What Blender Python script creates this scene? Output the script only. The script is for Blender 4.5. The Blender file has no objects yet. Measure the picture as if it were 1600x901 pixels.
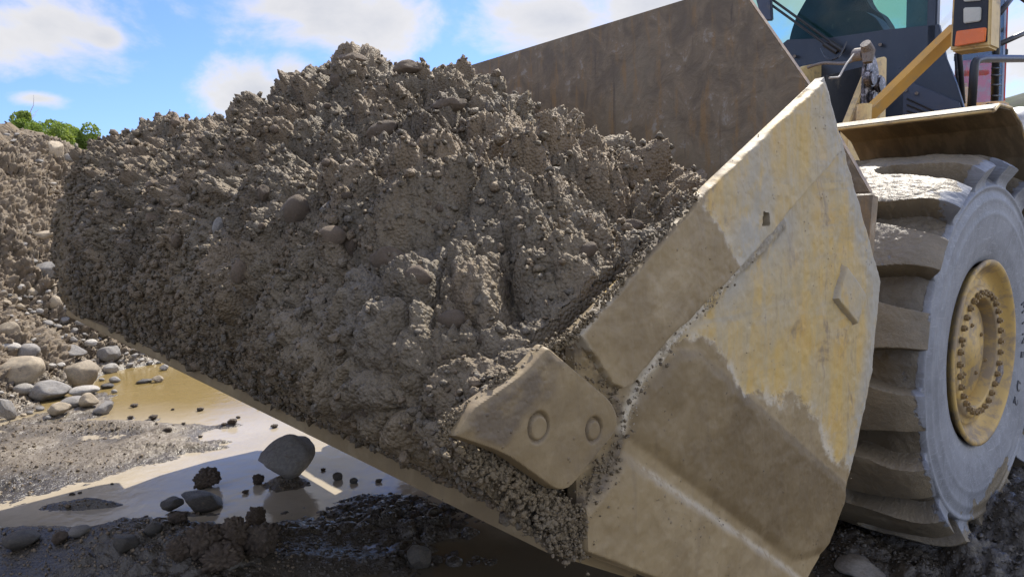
import bpy, bmesh, math, random
import numpy as np
from mathutils import Vector, Matrix
random.seed(7); RNG=np.random.default_rng(11)
SC=bpy.context.scene; COL=SC.collection
R=math.radians
# ------------------------------------------------------------------ camera
FPX,PITCH,ROLL,TH,H=1104.0,R(5.3),R(1.665),R(40.04),1.564
cam=bpy.data.cameras.new('camera'); co=bpy.data.objects.new('camera',cam); COL.objects.link(co)
cam.sensor_width=36; cam.lens=36*FPX/1600; cam.clip_start=0.05; cam.clip_end=3000
co.matrix_world=Matrix.Translation((0,0,H))@Matrix.Rotation(R(90)-PITCH,4,'X')@Matrix.Rotation(-ROLL,4,'Z')
SC.camera=co
SC.view_settings.view_transform='Standard'; SC.view_settings.look='None'
SC.view_settings.gamma=1; SC.view_settings.use_curve_mapping=False
SC.view_settings.exposure=1.12
SC.cycles.use_denoising=True
SC.cycles.max_bounces=6
# ------------------------------------------------------------------ loader axes (b = rearwards, w = across, away from the camera side)
BV=Vector((math.cos(TH),math.sin(TH),0)); WV=Vector((-math.sin(TH),math.cos(TH),0))
# ------------------------------------------------------------------ sun + world
SUNV=(BV*0.72+WV*0.27+Vector((0,0,1))).normalized()      # towards the sun
sl=bpy.data.lights.new('sun','SUN'); sl.energy=3.5; sl.angle=R(0.5); sl.color=(1,0.93,0.82)
so=bpy.data.objects.new('sun',sl); COL.objects.link(so)
so.rotation_euler=(-SUNV).to_track_quat('-Z','Y').to_euler()
def px_dir(px,py):
    u=(px-800)/FPX; v=(450.5-py)/FPX
    c,s=math.cos(ROLL),math.sin(ROLL); u,v=u*c+v*s,-u*s+v*c
    return Vector((u,math.cos(PITCH)+v*math.sin(PITCH),-math.sin(PITCH)+v*math.cos(PITCH)))
W=bpy.data.worlds.new('World'); SC.world=W; W.use_nodes=True
nt=W.node_tree; nt.nodes.clear()
def N(t,typ,**k):
    n=t.nodes.new(typ)
    for a,b in k.items(): setattr(n,a,b)
    return n
class NB:
    """tiny node-building helper"""
    def __init__(s,t): s.t=t
    def l(s,a,b): s.t.links.new(a,b)
    def put(s,sock,v):
        if v is None: return
        if hasattr(v,'links') or isinstance(v,bpy.types.NodeSocket): s.l(v,sock)
        else: sock.default_value=v
    def m(s,op,a,b=None,c=None,clamp=False):
        n=N(s.t,'ShaderNodeMath',operation=op,use_clamp=clamp)
        for i,x in enumerate((a,b,c)):
            if x is not None: s.put(n.inputs[i],x)
        return n.outputs[0]
    def vm(s,op,a,b=None):
        n=N(s.t,'ShaderNodeVectorMath',operation=op); s.put(n.inputs[0],a)
        if b is not None: s.put(n.inputs[3] if op=='SCALE' else n.inputs[1],b)
        return n.outputs['Value'] if op in('LENGTH','DOT_PRODUCT') else n.outputs[0]
    def mix(s,f,a,b,mode='MIX'):
        n=N(s.t,'ShaderNodeMix',data_type='RGBA',blend_type=mode,clamp_factor=True)
        s.put(n.inputs[0],f); s.put(n.inputs[6],col(a)); s.put(n.inputs[7],col(b)); return n.outputs[2]
    def noise(s,vec,scale,detail=4,rough=.55,dist=0,out=0):
        n=N(s.t,'ShaderNodeTexNoise'); s.put(n.inputs['Vector'],vec)
        n.inputs['Scale'].default_value=scale; n.inputs['Detail'].default_value=detail
        n.inputs['Roughness'].default_value=rough; n.inputs['Distortion'].default_value=dist
        return n.outputs[out]
    def vor(s,vec,scale,feature='F1',out=0,rand=1):
        n=N(s.t,'ShaderNodeTexVoronoi',feature=feature); s.put(n.inputs['Vector'],vec)
        n.inputs['Scale'].default_value=scale; n.inputs['Randomness'].default_value=rand
        return n.outputs[out]
    def ramp(s,f,stops,interp='LINEAR'):
        n=N(s.t,'ShaderNodeValToRGB'); s.put(n.inputs[0],f); e=n.color_ramp.elements
        n.color_ramp.interpolation=interp
        while len(e)<len(stops): e.new(0.5)
        for x,(p,c) in zip(e,stops): x.position=p; x.color=col(c) if not isinstance(c,(int,float)) else (c,c,c,1)
        return n.outputs[0]
    def ss(s,f,lo,hi):
        n=N(s.t,'ShaderNodeMapRange',interpolation_type='SMOOTHSTEP'); s.put(n.inputs[0],f)
        n.inputs[1].default_value=lo; n.inputs[2].default_value=hi; return n.outputs[0]
    def scale(s,vec,xyz):
        n=N(s.t,'ShaderNodeMapping'); s.l(vec,n.inputs[0]); n.inputs['Scale'].default_value=xyz; return n.outputs[0]
    def bump(s,h,dist,strength=1,normal=None):
        n=N(s.t,'ShaderNodeBump'); s.l(h,n.inputs['Height']); n.inputs['Distance'].default_value=dist
        n.inputs['Strength'].default_value=strength
        if normal is not None: s.l(normal,n.inputs['Normal'])
        return n.outputs[0]
def col(c):
    if isinstance(c,(tuple,list)) and len(c)==3: return (*c,1)
    return c
w=NB(nt)
sky=N(nt,'ShaderNodeTexSky',sky_type='NISHITA',sun_disc=False,sun_elevation=math.asin(SUNV.z),
      sun_rotation=math.atan2(SUNV.x,SUNV.y),air_density=1.0,dust_density=0.6,ozone_density=2.0)
tc=N(nt,'ShaderNodeTexCoord').outputs['Generated']
sep=N(nt,'ShaderNodeSeparateXYZ'); nt.links.new(tc,sep.inputs[0])
az=w.m('ARCTAN2',sep.outputs[0],sep.outputs[1]); el=w.m('ARCSINE',sep.outputs[2])
cmb=N(nt,'ShaderNodeCombineXYZ'); nt.links.new(az,cmb.inputs[0]); nt.links.new(el,cmb.inputs[1])
ang=cmb.outputs[0]
big=w.noise(w.scale(ang,(1,1.6,1)),6.5,9,.60,.25)
def blob(px,py,rx,ry):
    d=px_dir(px,py).normalized(); a=math.atan2(d.x,d.y); e=math.asin(d.z)
    dx=w.m('DIVIDE',w.m('SUBTRACT',az,a),rx/FPX*.85); dy=w.m('DIVIDE',w.m('SUBTRACT',el,e),ry/FPX)
    return w.m('SUBTRACT',1,w.m('SQRT',w.m('ADD',w.m('MULTIPLY',dx,dx),w.m('MULTIPLY',dy,dy))))
bl=[(500,15,235,75),(600,35,110,60),(405,140,105,60),(450,115,60,45),(60,40,160,85),(60,155,50,16),(880,30,220,75),(1010,10,260,60),
    (1640,70,230,140),(1300,-30,330,120),(250,-160,420,110),(900,-190,500,120),(160,60,50,30)]
acc=None
for q in bl:
    o=blob(*q); acc=o if acc is None else w.m('SMOOTH_MAX',acc,o,.12)
far=w.ss(w.m('ABSOLUTE',az),.85,1.1)                      # all-round cloud cover away from the view
gen=w.m('MULTIPLY',w.m('SUBTRACT',w.noise(tc,1.7,6,.55),.42),2.2)
up=w.ss(el,.62,.8); sel=w.m('MAXIMUM',far,up)
dens=w.m('ADD',w.m('MULTIPLY',acc,w.m('SUBTRACT',1,sel)),w.m('MULTIPLY',gen,sel))
dens=w.m('ADD',dens,w.m('MULTIPLY',w.m('SUBTRACT',big,.53),2.6))
mask=w.ss(dens,-.10,.62)
soft=w.noise(ang,3.2,5,.5)
cl=w.ramp(w.m('ADD',w.m('MULTIPLY',dens,.55),w.m('MULTIPLY',w.m('SUBTRACT',soft,.5),.8)),[(0,(1.0,.97,.93)),(.30,(.88,.86,.84)),(.6,(.74,.74,.75)),(1,(.60,.60,.63))])
skyc=w.mix(1,sky.outputs[0],(0.56,0.69,1.06),'MULTIPLY')
bsky=N(nt,'ShaderNodeBackground'); nt.links.new(skyc,bsky.inputs[0]); bsky.inputs[1].default_value=0.095
bcl=N(nt,'ShaderNodeBackground'); nt.links.new(cl,bcl.inputs[0]); nt.links.new(w.m('ADD',.45,w.m('MULTIPLY',sel,.95)),bcl.inputs[1])
ms=N(nt,'ShaderNodeMixShader'); nt.links.new(w.m('MULTIPLY',mask,.93),ms.inputs[0]); nt.links.new(bsky.outputs[0],ms.inputs[1]); nt.links.new(bcl.outputs[0],ms.inputs[2])
wo=N(nt,'ShaderNodeOutputWorld'); nt.links.new(ms.outputs[0],wo.inputs[0])
# ------------------------------------------------------------------ noise library (numpy)
def _h(ix,iy,iz,s):
    x=(ix.astype(np.int64)*73856093)^(iy.astype(np.int64)*19349663)^(iz.astype(np.int64)*83492791)^(s*2654435)
    x=(x&0xffffffff).astype(np.uint32)
    x^=x>>np.uint32(16); x*=np.uint32(0x7feb352d); x^=x>>np.uint32(15); x*=np.uint32(0x846ca68b); x^=x>>np.uint32(16)
    return x
def vnoise(p,sc,seed=0):
    q=p*sc; i=np.floor(q).astype(np.int32); f=q-i; f=f*f*(3-2*f); r=0
    for dx in (0,1):
        for dy in (0,1):
            for dz in (0,1):
                h=_h(i[:,0]+dx,i[:,1]+dy,i[:,2]+dz,seed)/4294967295.0
                r=r+h*(f[:,0] if dx else 1-f[:,0])*(f[:,1] if dy else 1-f[:,1])*(f[:,2] if dz else 1-f[:,2])
    return (r*2-1).astype(np.float32)
def fbm(p,sc,o=4,seed=0,g=.5):
    r=0;a=1
    for k in range(o): r=r+a*vnoise(p,sc*2**k,seed+k); a*=g
    return r
def worley(p,sc,seed=0,flat=False):
    q=(p*sc).astype(np.float32); i=np.floor(q).astype(np.int32); f=q-i
    f1=np.full(len(q),9,np.float32); f2=f1.copy(); hid=np.zeros(len(q),np.float32)
    for dx in (-1,0,1):
        for dy in (-1,0,1):
            for dz in ((0,) if flat else (-1,0,1)):
                h=_h(i[:,0]+dx,i[:,1]+dy,i[:,2]*(0 if flat else 1)+dz,seed)
                a=(h&np.uint32(1023))/1023.0; b=((h>>np.uint32(10))&np.uint32(1023))/1023.0; c=((h>>np.uint32(20))&np.uint32(1023))/1023.0
                d=(dx+a-f[:,0])**2+(dy+b-f[:,1])**2
                if not flat: d=d+(dz+c-f[:,2])**2
                d=d.astype(np.float32); m=d<f1
                f2=np.where(m,f1,np.minimum(f2,d)); hid=np.where(m,(a*7.3+c*3.1)%1,hid); f1=np.where(m,d,f1)
    return np.sqrt(f1),np.sqrt(f2),hid.astype(np.float32)
def dome(p,sc,seed=0,flat=False):
    """rounded clods with cracks between them, 0..1"""
    f1,f2,h=worley(p,sc,seed,flat)
    return np.clip(1-f1*f1*1.15,0,1)*(.45+.55*h)*np.clip((f2-f1)*6,0,1)**.5, h
def sstep(x,a,b):
    t=np.clip((x-a)/(b-a),0,1); return t*t*(3-2*t)
# ------------------------------------------------------------------ materials
def new_mat(name):
    m=bpy.data.materials.new(name); m.use_nodes=True; t=m.node_tree; t.nodes.clear()
    o=N(t,'ShaderNodeOutputMaterial'); p=N(t,'ShaderNodeBsdfPrincipled'); t.links.new(p.outputs[0],o.inputs[0])
    return m,NB(t),p
def oc(n): return N(n.t,'ShaderNodeTexCoord').outputs['Object']
def attr(n,name):
    a=N(n.t,'ShaderNodeAttribute'); a.attribute_name=name; return a.outputs['Fac']
def setp(n,p,base=None,rough=None,metal=None,normal=None,spec=None,trans=None,ior=None):
    for k,v in (('Base Color',col(base) if base is not None else None),('Roughness',rough),('Metallic',metal),('Normal',normal),('Specular IOR Level',spec),('Transmission Weight',trans),('IOR',ior)):
        if v is not None: n.put(p.inputs[k],v)
def grimy(name,c1,c2,c3,rough=.55,sc=9,metal=0,bumpd=.0015,dirt=.5,spec=.4,stretch=(1,1,1)):
    """painted or bare surface with stains and dust; c3 is the dirt"""
    m,n,p=new_mat(name); v=n.scale(oc(n),stretch)
    a=n.noise(v,sc,6,.62,.5); b=n.noise(v,sc*3.7,5,.6); c=n.noise(v,sc*14,3,.6)
    cc=n.mix(n.ss(a,.35,.65),c1,c2); cc=n.mix(n.ss(n.m('ADD',a,n.m('MULTIPLY',b,.6)),dirt+.3,dirt+.52),cc,c3)
    cc=n.mix(n.m('MULTIPLY',n.ss(c,.55,.8),.4),cc,c3)
    hh=n.m('ADD',n.m('MULTIPLY',b,.7),n.m('MULTIPLY',c,.4))
    setp(n,p,cc,n.m('ADD',rough-.12,n.m('MULTIPLY',b,.25)),metal,n.bump(hh,bumpd),spec); return m
def plain(name,c,rough=.5,metal=0,spec=.4): return grimy(name,c,tuple(x*.8 for x in c),tuple(.6*x+.4*y for x,y in zip(c,(.2,.16,.11))),rough,8,metal,.0008,.6,spec)
MUD=(.270,.203,.105); MUD2=(.200,.147,.076); PALE=(.50,.45,.35); YEL=(.50,.30,.075); YEL2=(.46,.34,.15); STEEL=(.27,.27,.26)
# soil
def soil_mat():
    m,n,p=new_mat('soil'); v=oc(n); h=attr(n,'hue'); cv=attr(n,'cav'); lw=attr(n,'coat')
    a=n.noise(v,2.6,5,.6); b=n.noise(v,60,4,.65); c=n.vor(v,170); d=n.noise(v,16,4,.6)
    cc=n.mix(n.ss(a,.3,.7),(.108,.088,.060),(.165,.132,.085))
    cc=n.mix(n.m('MULTIPLY',n.ss(d,.45,.75),.55),cc,(.190,.160,.112))
    cc=n.mix(n.m('MULTIPLY',n.ss(b,.5,.8),.5),cc,(.235,.203,.148))
    cc=n.mix(n.m('MULTIPLY',n.ss(h,.35,.95),.75),cc,(.190,.140,.086)); cc=n.mix(n.m('MULTIPLY',n.ss(h,.40,.05),.55),cc,(.135,.118,.092)); cc=n.mix(n.m('MULTIPLY',n.ss(n.noise(v,1.6,4,.55),.54,.66),.5),cc,(.085,.066,.045))
    cc=n.mix(n.m('MULTIPLY',n.ss(cv,.35,1),.75),cc,(.035,.028,.020))      # shade of the cracks between the clods, put into the colour
    cc=n.mix(n.m('MULTIPLY',lw,n.ss(n.noise(v,5,5),.25,.6)),cc,(.175,.135,.080))
    hh=n.m('ADD',n.m('MULTIPLY',b,.6),n.m('MULTIPLY',c,-.5))
    setp(n,p,cc,n.m('SUBTRACT',.88,n.m('MULTIPLY',d,.34)),0,n.bump(hh,.008),.35); return m
M={}
M['soil']=soil_mat()
def caked_mat(name,paint_from=None,slope=0,base0=0,off=0,streak=True,rough=.62,dry=.5,rustmix=0.5,dark=1):
    """worn yellow paint above a line z = base0 - slope*b, mud film below it; object coordinates are b-3.6, w-2.95, z"""
    m,n,p=new_mat(name); v=oc(n); s=N(n.t,'ShaderNodeSeparateXYZ'); n.l(v,s.inputs[0])
    bb=n.m('ADD',s.outputs[0],3.6); z=s.outputs[2]
    n1=n.noise(v,3.4,7,.66,.6); n2=n.noise(v,22,6,.65); n3=n.noise(v,130,3,.6); n4=n.noise(v,8,6,.6,1.2)
    vs=n.scale(v,(14,14,2.2)); st=n.noise(vs,2.3,6,.65,.3)
    diag=N(n.t,'ShaderNodeMapping'); n.l(v,diag.inputs[0]); diag.inputs['Rotation'].default_value=(0,R(-28),0); diag.inputs['Scale'].default_value=(2,6,17)
    sd=n.noise(diag.outputs[0],1.6,6,.68,.7)
    yl=n.mix(n.ss(st,.40,.62),(.47,.325,.105),(.41,.315,.15)); yl=n.mix(n.m('MULTIPLY',n.ss(n4,.45,.75),.22),yl,(.52,.28,.07))
    grey=n.mix(n.ss(n2,.35,.65),(.28,.24,.165),(.35,.295,.20))
    pt=n.mix(n.ss(n.m('ADD',n.m('MULTIPLY',sd,.7),n.m('MULTIPLY',n1,.4)),.56,.78),yl,grey)
    pt=n.mix(n.m('MULTIPLY',n.ss(n.m('ADD',n2,n.m('MULTIPLY',sd,.5)),.74,.95),.40),pt,(.42,.36,.25))
    pt=n.mix(n.m('MULTIPLY',n.ss(n.m('ADD',n4,n.m('MULTIPLY',st,.4)),.80,.92),.6),pt,(.12,.10,.08))
    mud=n.mix(n.ss(n1,.32,.66),tuple(x*dark for x in MUD),tuple(x*dark for x in MUD2)); mud=n.mix(n.m('MULTIPLY',n.ss(n4,.45,.75),.6),mud,tuple(x*dark for x in (.35,.275,.16)))
    mud=n.mix(n.m('MULTIPLY',n.ss(st,.52,.75),.45),mud,(.19,.145,.09))
    if paint_from=='attr':
        gy=attr(n,'grey'); dk=attr(n,'dark'); jt=attr(n,'joint'); pl=attr(n,'pale')
        pt=n.mix(n.m('MULTIPLY',gy,n.ss(n.m('ADD',n2,n.m('MULTIPLY',st,.6)),.45,.85)),pt,(.34,.315,.255))
        pt=n.mix(n.m('MULTIPLY',n.ss(st,.60,.72),.55),pt,(.24,.175,.10))
        mud=n.mix(dk,mud,n.mix(1,mud,(.58,.55,.50),'MULTIPLY'))
    if paint_from is not None:
        k=attr(n,'paint') if paint_from=='attr' else n.m('ADD',n.m('SUBTRACT',z,base0),n.m('MULTIPLY',bb,slope))
        k=n.m('ADD',k,n.m('MULTIPLY',n.m('SUBTRACT',n1,.5),.20)); k=n.m('ADD',k,n.m('MULTIPLY',n.m('SUBTRACT',n2,.5),.045)); k=n.m('ADD',k,off)
        mk=n.ss(k,0,.012); edge=n.m('MULTIPLY',n.ss(k,-.012,.004),n.m('SUBTRACT',1,n.ss(k,.012,.05)))
        c=n.mix(mk,mud,pt); c=n.mix(n.m('MULTIPLY',edge,n.m('MULTIPLY',n.ss(n2,.42,.65),.7)),c,PALE)
        hgt=n.m('MULTIPLY',mk,-.6)
    else: c=mud; hgt=n.m('MULTIPLY',n1,.5)
    if paint_from=='attr':
        c=n.mix(n.m('MULTIPLY',jt,n.ss(n2,.30,.55)),c,(.13,.10,.065)); c=n.mix(n.m('MULTIPLY',pl,n.ss(n.m('ADD',n2,n.m('MULTIPLY',n3,.5)),.62,.78)),c,(.48,.42,.31))
    sp=n.vor(v,75); spm=n.m('MULTIPLY',n.m('SUBTRACT',1,n.ss(sp,.05,.22)),n.ss(n.noise(v,11,2),.55,.66))
    c=n.mix(n.m('MULTIPLY',spm,.55),c,(.085,.065,.045))                       # splashed specks
    hgt=n.m('ADD',hgt,n.m('ADD',n.m('MULTIPLY',n2,.5),n.m('ADD',n.m('MULTIPLY',n3,.15),n.m('MULTIPLY',spm,.5))))
    setp(n,p,c,n.m('ADD',rough-.18,n.m('MULTIPLY',n2,.3)),0,n.bump(hgt,.003),.4); return m
M['relief']=caked_mat('muddy_worn_paint','attr')
M['mudfilm']=caked_mat('mud_film')
M['wall']=None
def wall_mat():
    m,n,p=new_mat('scuffed_bucket_plate'); v=oc(n)
    a=n.noise(v,2.2,7,.68,.8); b=n.noise(v,13,6,.68,.6); c=n.noise(n.scale(v,(5,12,2.2)),2.6,6,.65); d=n.noise(v,70,3,.6)
    cc=n.mix(n.ss(b,.36,.66),(.155,.115,.070),(.245,.180,.108)); cc=n.mix(n.m('MULTIPLY',n.ss(a,.5,.68),.7),cc,(.27,.21,.13))
    cc=n.mix(n.m('MULTIPLY',n.ss(c,.50,.68),.7),cc,(.29,.17,.065)); sc_=N(n.t,'ShaderNodeMapping'); n.l(v,sc_.inputs[0]); sc_.inputs['Rotation'].default_value=(R(35),0,0); sc_.inputs['Scale'].default_value=(3,40,2.0); cc=n.mix(n.m('MULTIPLY',n.ss(n.noise(sc_.outputs[0],1.4,4,.6,.4),.62,.70),.5),cc,(.055,.042,.033)); cc=n.mix(n.m('MULTIPLY',n.ss(n.m('ADD',b,n.m('MULTIPLY',d,.4)),.78,.9),.7),cc,(.34,.30,.24))
    setp(n,p,cc,n.m('ADD',.38,n.m('MULTIPLY',b,.3)),.15,n.bump(n.m('ADD',b,n.m('MULTIPLY',d,.3)),.003),.4); return m
M['wall']=wall_mat()
M['yellow']=grimy('worn_yellow_paint',(.60,.33,.065),(.52,.30,.08),(.36,.27,.15),.5,6,0,.0008,.55)
M['pale_yellow']=grimy('faded_yellow_paint',(.62,.46,.20),(.52,.37,.16),(.28,.22,.14),.55,7,0,.0008,.5)
M['rimyellow']=grimy('rim_paint',(.50,.34,.11),(.42,.29,.11),(.27,.205,.125),.6,8,0,.0016,.42)
M['black']=plain('black_steel',(.018,.02,.024),.42)
M['navy']=grimy('dark_cab_panel',(.020,.027,.040),(.028,.036,.050),(.065,.066,.066),.32,3,0,.0005,.62,.5)
M['slate']=grimy('slate_panel',(.055,.07,.105),(.045,.058,.088),(.11,.105,.10),.45,8,0,.0005,.55)
M['underfender']=grimy('fender_underside',(.13,.10,.062),(.18,.135,.08),(.24,.18,.11),.6,3.5,0,.003,.48,.4,(1,3,1))
M['grease']=grimy('greasy_steel',(.03,.028,.027),(.10,.085,.085),(.40,.38,.40),.3,26,.3,.003,.5,.6)
M['castgrey']=grimy('dusty_cast_steel',(.17,.15,.13),(.25,.22,.19),(.09,.07,.06),.6,30,.2,.003,.5)
M['silver']=grimy('silver_tank',(.55,.55,.54),(.45,.45,.45),(.3,.26,.2),.4,6,.3,.0005,.6)
M['white']=plain('off_white_housing',(.62,.57,.47),.5)
M['lens']=plain('clear_lamp_lens',(.50,.50,.42),.12,0,.6)
M['orange']=plain('orange_lamp_lens',(.80,.17,.01),.22,0,.6)
M['red']=grimy('red_machine_paint',(.50,.05,.03),(.42,.06,.045),(.30,.14,.10),.42,5)
M['cable']=plain('grey_cable',(.35,.33,.30),.6)
def glass_mat(name='tinted_glass',tint=(.66,.84,.80,1)):
    m,n,p=new_mat(name); t=m.node_tree
    tr=N(t,'ShaderNodeBsdfTransparent'); tr.inputs[0].default_value=tint; gl=N(t,'ShaderNodeBsdfGlossy'); gl.inputs['Roughness'].default_value=.03
    mx=N(t,'ShaderNodeMixShader'); fr=N(t,'ShaderNodeFresnel'); fr.inputs[0].default_value=1.45; ge=N(t,'ShaderNodeNewGeometry')
    n.l(n.m('MULTIPLY',n.m('MULTIPLY',fr.outputs[0],.6),n.m('SUBTRACT',1,ge.outputs['Backfacing'])),mx.inputs[0]); n.l(tr.outputs[0],mx.inputs[1]); n.l(gl.outputs[0],mx.inputs[2])
    n.l(mx.outputs[0],[x for x in t.nodes if x.type=='OUTPUT_MATERIAL'][0].inputs[0]); return m
M['glass']=glass_mat(); M['clearglass']=glass_mat('clear_glass',(.95,.97,.97,1))
def tyre_mat():
    m,n,p=new_mat('dusty_rubber'); v=oc(n); md=attr(n,'mud'); tr=attr(n,'tread')
    a=n.noise(v,5,6,.65,.6); b=n.noise(v,45,5,.65); c=n.noise(v,240,2,.5)
    s1=n.noise(n.scale(v,(60,1,6)),1.5,3,.5,1.6); s2=n.noise(n.scale(v,(7,1,52)),1.5,3,.5,1.6)
    scr=n.m('MAXIMUM',n.ss(s1,.60,.67),n.ss(s2,.60,.67))
    dust=n.mix(n.ss(a,.35,.68),(.215,.228,.25),(.150,.160,.178)); dust=n.mix(n.m('MULTIPLY',n.ss(b,.45,.7),.45),dust,(.25,.27,.31))
    dust=n.mix(n.m('MULTIPLY',scr,.35),dust,(.36,.38,.41))
    mud=n.mix(n.ss(a,.3,.7),(.205,.168,.110),(.145,.122,.085)); mud=n.mix(n.m('MULTIPLY',n.ss(b,.5,.75),.5),mud,(.21,.175,.12))
    mk=n.ss(n.m('ADD',md,n.m('MULTIPLY',n.m('SUBTRACT',b,.5),.5)),.46,.54)
    cc=n.mix(mk,dust,mud); cc=n.mix(n.m('MULTIPLY',attr(n,'gap'),.6),cc,(.045,.036,.024))  # shade of the deep lug grooves put into the colour
    ro=n.m('ADD',n.m('MULTIPLY',mk,-.12),n.m('ADD',.50,n.m('MULTIPLY',c,.1)))
    ro=n.m('ADD',ro,n.m('MULTIPLY',tr,.06))
    hh=n.m('ADD',n.m('MULTIPLY',b,n.m('ADD',.35,n.m('MULTIPLY',mk,1.0))),n.m('MULTIPLY',c,.35))
    setp(n,p,cc,ro,0,n.bump(hh,.004),.5); return m
M['tyre']=tyre_mat()
def stone_mat(name,c1,c2,rough=.62,dirt=.35):
    m,n,p=new_mat(name); v=oc(n); a=n.noise(v,7,6,.6,.5); b=n.noise(v,45,5,.65); c=n.noise(v,160,2,.6)
    g=N(n.t,'ShaderNodeNewGeometry')
    oi=N(n.t,'ShaderNodeObjectInfo')
    cc=n.mix(n.ss(a,.35,.65),c1,c2); cc=n.mix(n.m('MULTIPLY',n.ss(b,.5,.7),.35),cc,tuple(min(1,x*1.35) for x in c1))
    cc=n.mix(n.m('MULTIPLY',n.ss(n.noise(v,4.5,5,.65,1),.56-dirt*.15,.70),.8),cc,(.15,.118,.08))
    hs=N(n.t,'ShaderNodeHueSaturation'); n.l(cc,hs.inputs['Color']); n.l(n.m('ADD',.8,n.m('MULTIPLY',oi.outputs['Random'],.45)),hs.inputs['Value'])
    setp(n,p,hs.outputs[0],n.m('ADD',rough-.15,n.m('MULTIPLY',a,.3)),0,n.bump(n.m('ADD',b,n.m('MULTIPLY',c,.4)),.004),.4); return m
M['stone_grey']=stone_mat('grey_river_stone',(.24,.225,.20),(.17,.16,.145))
M['stone_tan']=stone_mat('tan_river_stone',(.37,.30,.20),(.27,.225,.16),.62,.1)
M['stone_pale']=stone_mat('pale_river_stone',(.40,.37,.32),(.29,.27,.23),.62,.1)
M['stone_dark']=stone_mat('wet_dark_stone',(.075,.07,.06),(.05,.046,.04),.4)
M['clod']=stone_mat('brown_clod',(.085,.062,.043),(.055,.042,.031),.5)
def ground_mat():
    m,n,p=new_mat('wet_mud'); v=oc(n); bk=attr(n,'bank'); wt=attr(n,'wet'); h=attr(n,'hue'); cv=attr(n,'cav')
    a=n.noise(v,1.3,6,.6); b=n.noise(v,28,6,.68); c=n.vor(v,60); d=n.noise(v,180,2,.6)
    mud=n.mix(n.ss(a,.35,.65),(.165,.135,.092),(.120,.098,.067)); mud=n.mix(n.m('MULTIPLY',n.ss(b,.45,.7),.5),mud,(.245,.205,.15))
    dry=n.mix(n.ss(n.noise(v,7,5,.65),.35,.68),(.165,.122,.075),(.105,.079,.050)); dry=n.mix(n.m('MULTIPLY',h,.4),dry,(.17,.14,.10)); dry=n.mix(n.m('MULTIPLY',n.ss(b,.55,.75),.35),dry,(.19,.16,.115))
    c2=n.mix(bk,mud,dry); c2=n.mix(n.m('MULTIPLY',n.ss(cv,.30,.85),.75),c2,(.05,.040,.030))  # crevice shade put into the ground colour
    c2=n.mix(n.m('MULTIPLY',wt,.85),c2,(.036,.032,.026))  # wetness, together with the shade painted on the near ground
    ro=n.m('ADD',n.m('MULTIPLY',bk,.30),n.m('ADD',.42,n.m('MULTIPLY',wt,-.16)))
    setp(n,p,c2,ro,0,n.bump(n.m('ADD',n.m('MULTIPLY',b,.8),n.m('ADD',n.m('MULTIPLY',c,-.4),n.m('MULTIPLY',d,.3))),.009),.5); return m
M['ground']=ground_mat()
def water_mat():
    m,n,p=new_mat('muddy_water'); v=oc(n)
    a=n.noise(v,.9,5,.6); b=n.noise(v,9,3,.5); s=N(n.t,'ShaderNodeSeparateXYZ'); n.l(v,s.inputs[0])
    far=n.ss(n.m('ADD',s.outputs[1],n.m('MULTIPLY',a,1.2)),6.0,7.2)
    c=n.mix(n.ss(a,.35,.65),(.31,.265,.195),(.38,.33,.25)); c=n.mix(far,c,(.20,.145,.055))
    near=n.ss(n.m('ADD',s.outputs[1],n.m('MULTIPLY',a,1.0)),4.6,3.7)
    c=n.mix(n.m('MULTIPLY',near,.9),c,(.050,.042,.026))  # bucket's dark reflection put into the near water's colour
    setp(n,p,c,n.m('ADD',.05,n.m('MULTIPLY',n.ss(n.noise(v,3,5,.6),.45,.75),.14)),0,n.bump(n.m('ADD',b,n.m('MULTIPLY',n.noise(v,45,3),.25)),.006,.6),.5,None,1.33); return m
M['water']=water_mat()
def leaf_mat(name,c1,c2):
    m,n,p=new_mat(name); v=oc(n); c=n.mix(n.ss(n.noise(v,1.1,4),.35,.65),c1,c2); setp(n,p,c,.6,0,None,.3)
    p.inputs['Subsurface Weight'].default_value=0
    t=m.node_tree; tl=N(t,'ShaderNodeBsdfTranslucent'); n.l(n.mix(1,c,(1,1,.6),'MULTIPLY'),tl.inputs[0]); mx=N(t,'ShaderNodeMixShader'); mx.inputs[0].default_value=.45
    o=[x for x in t.nodes if x.type=='OUTPUT_MATERIAL'][0]
    n.l(p.outputs[0],mx.inputs[1]); n.l(tl.outputs[0],mx.inputs[2]); n.l(mx.outputs[0],o.inputs[0]); return m
M['leaf']=leaf_mat('spring_leaves',(.16,.235,.055),(.27,.34,.085)); M['bark']=plain('bark',(.12,.09,.07),.8); M['hazybark']=plain('hazy_bark',(.42,.42,.44),.8)  # bare tree's bark is paled to paint in distance haze
M['hill']=grimy('grassy_hill',(.045,.062,.022),(.025,.03,.02),(.06,.055,.04),.9,.05,0,.2,.6,.2)
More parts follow.
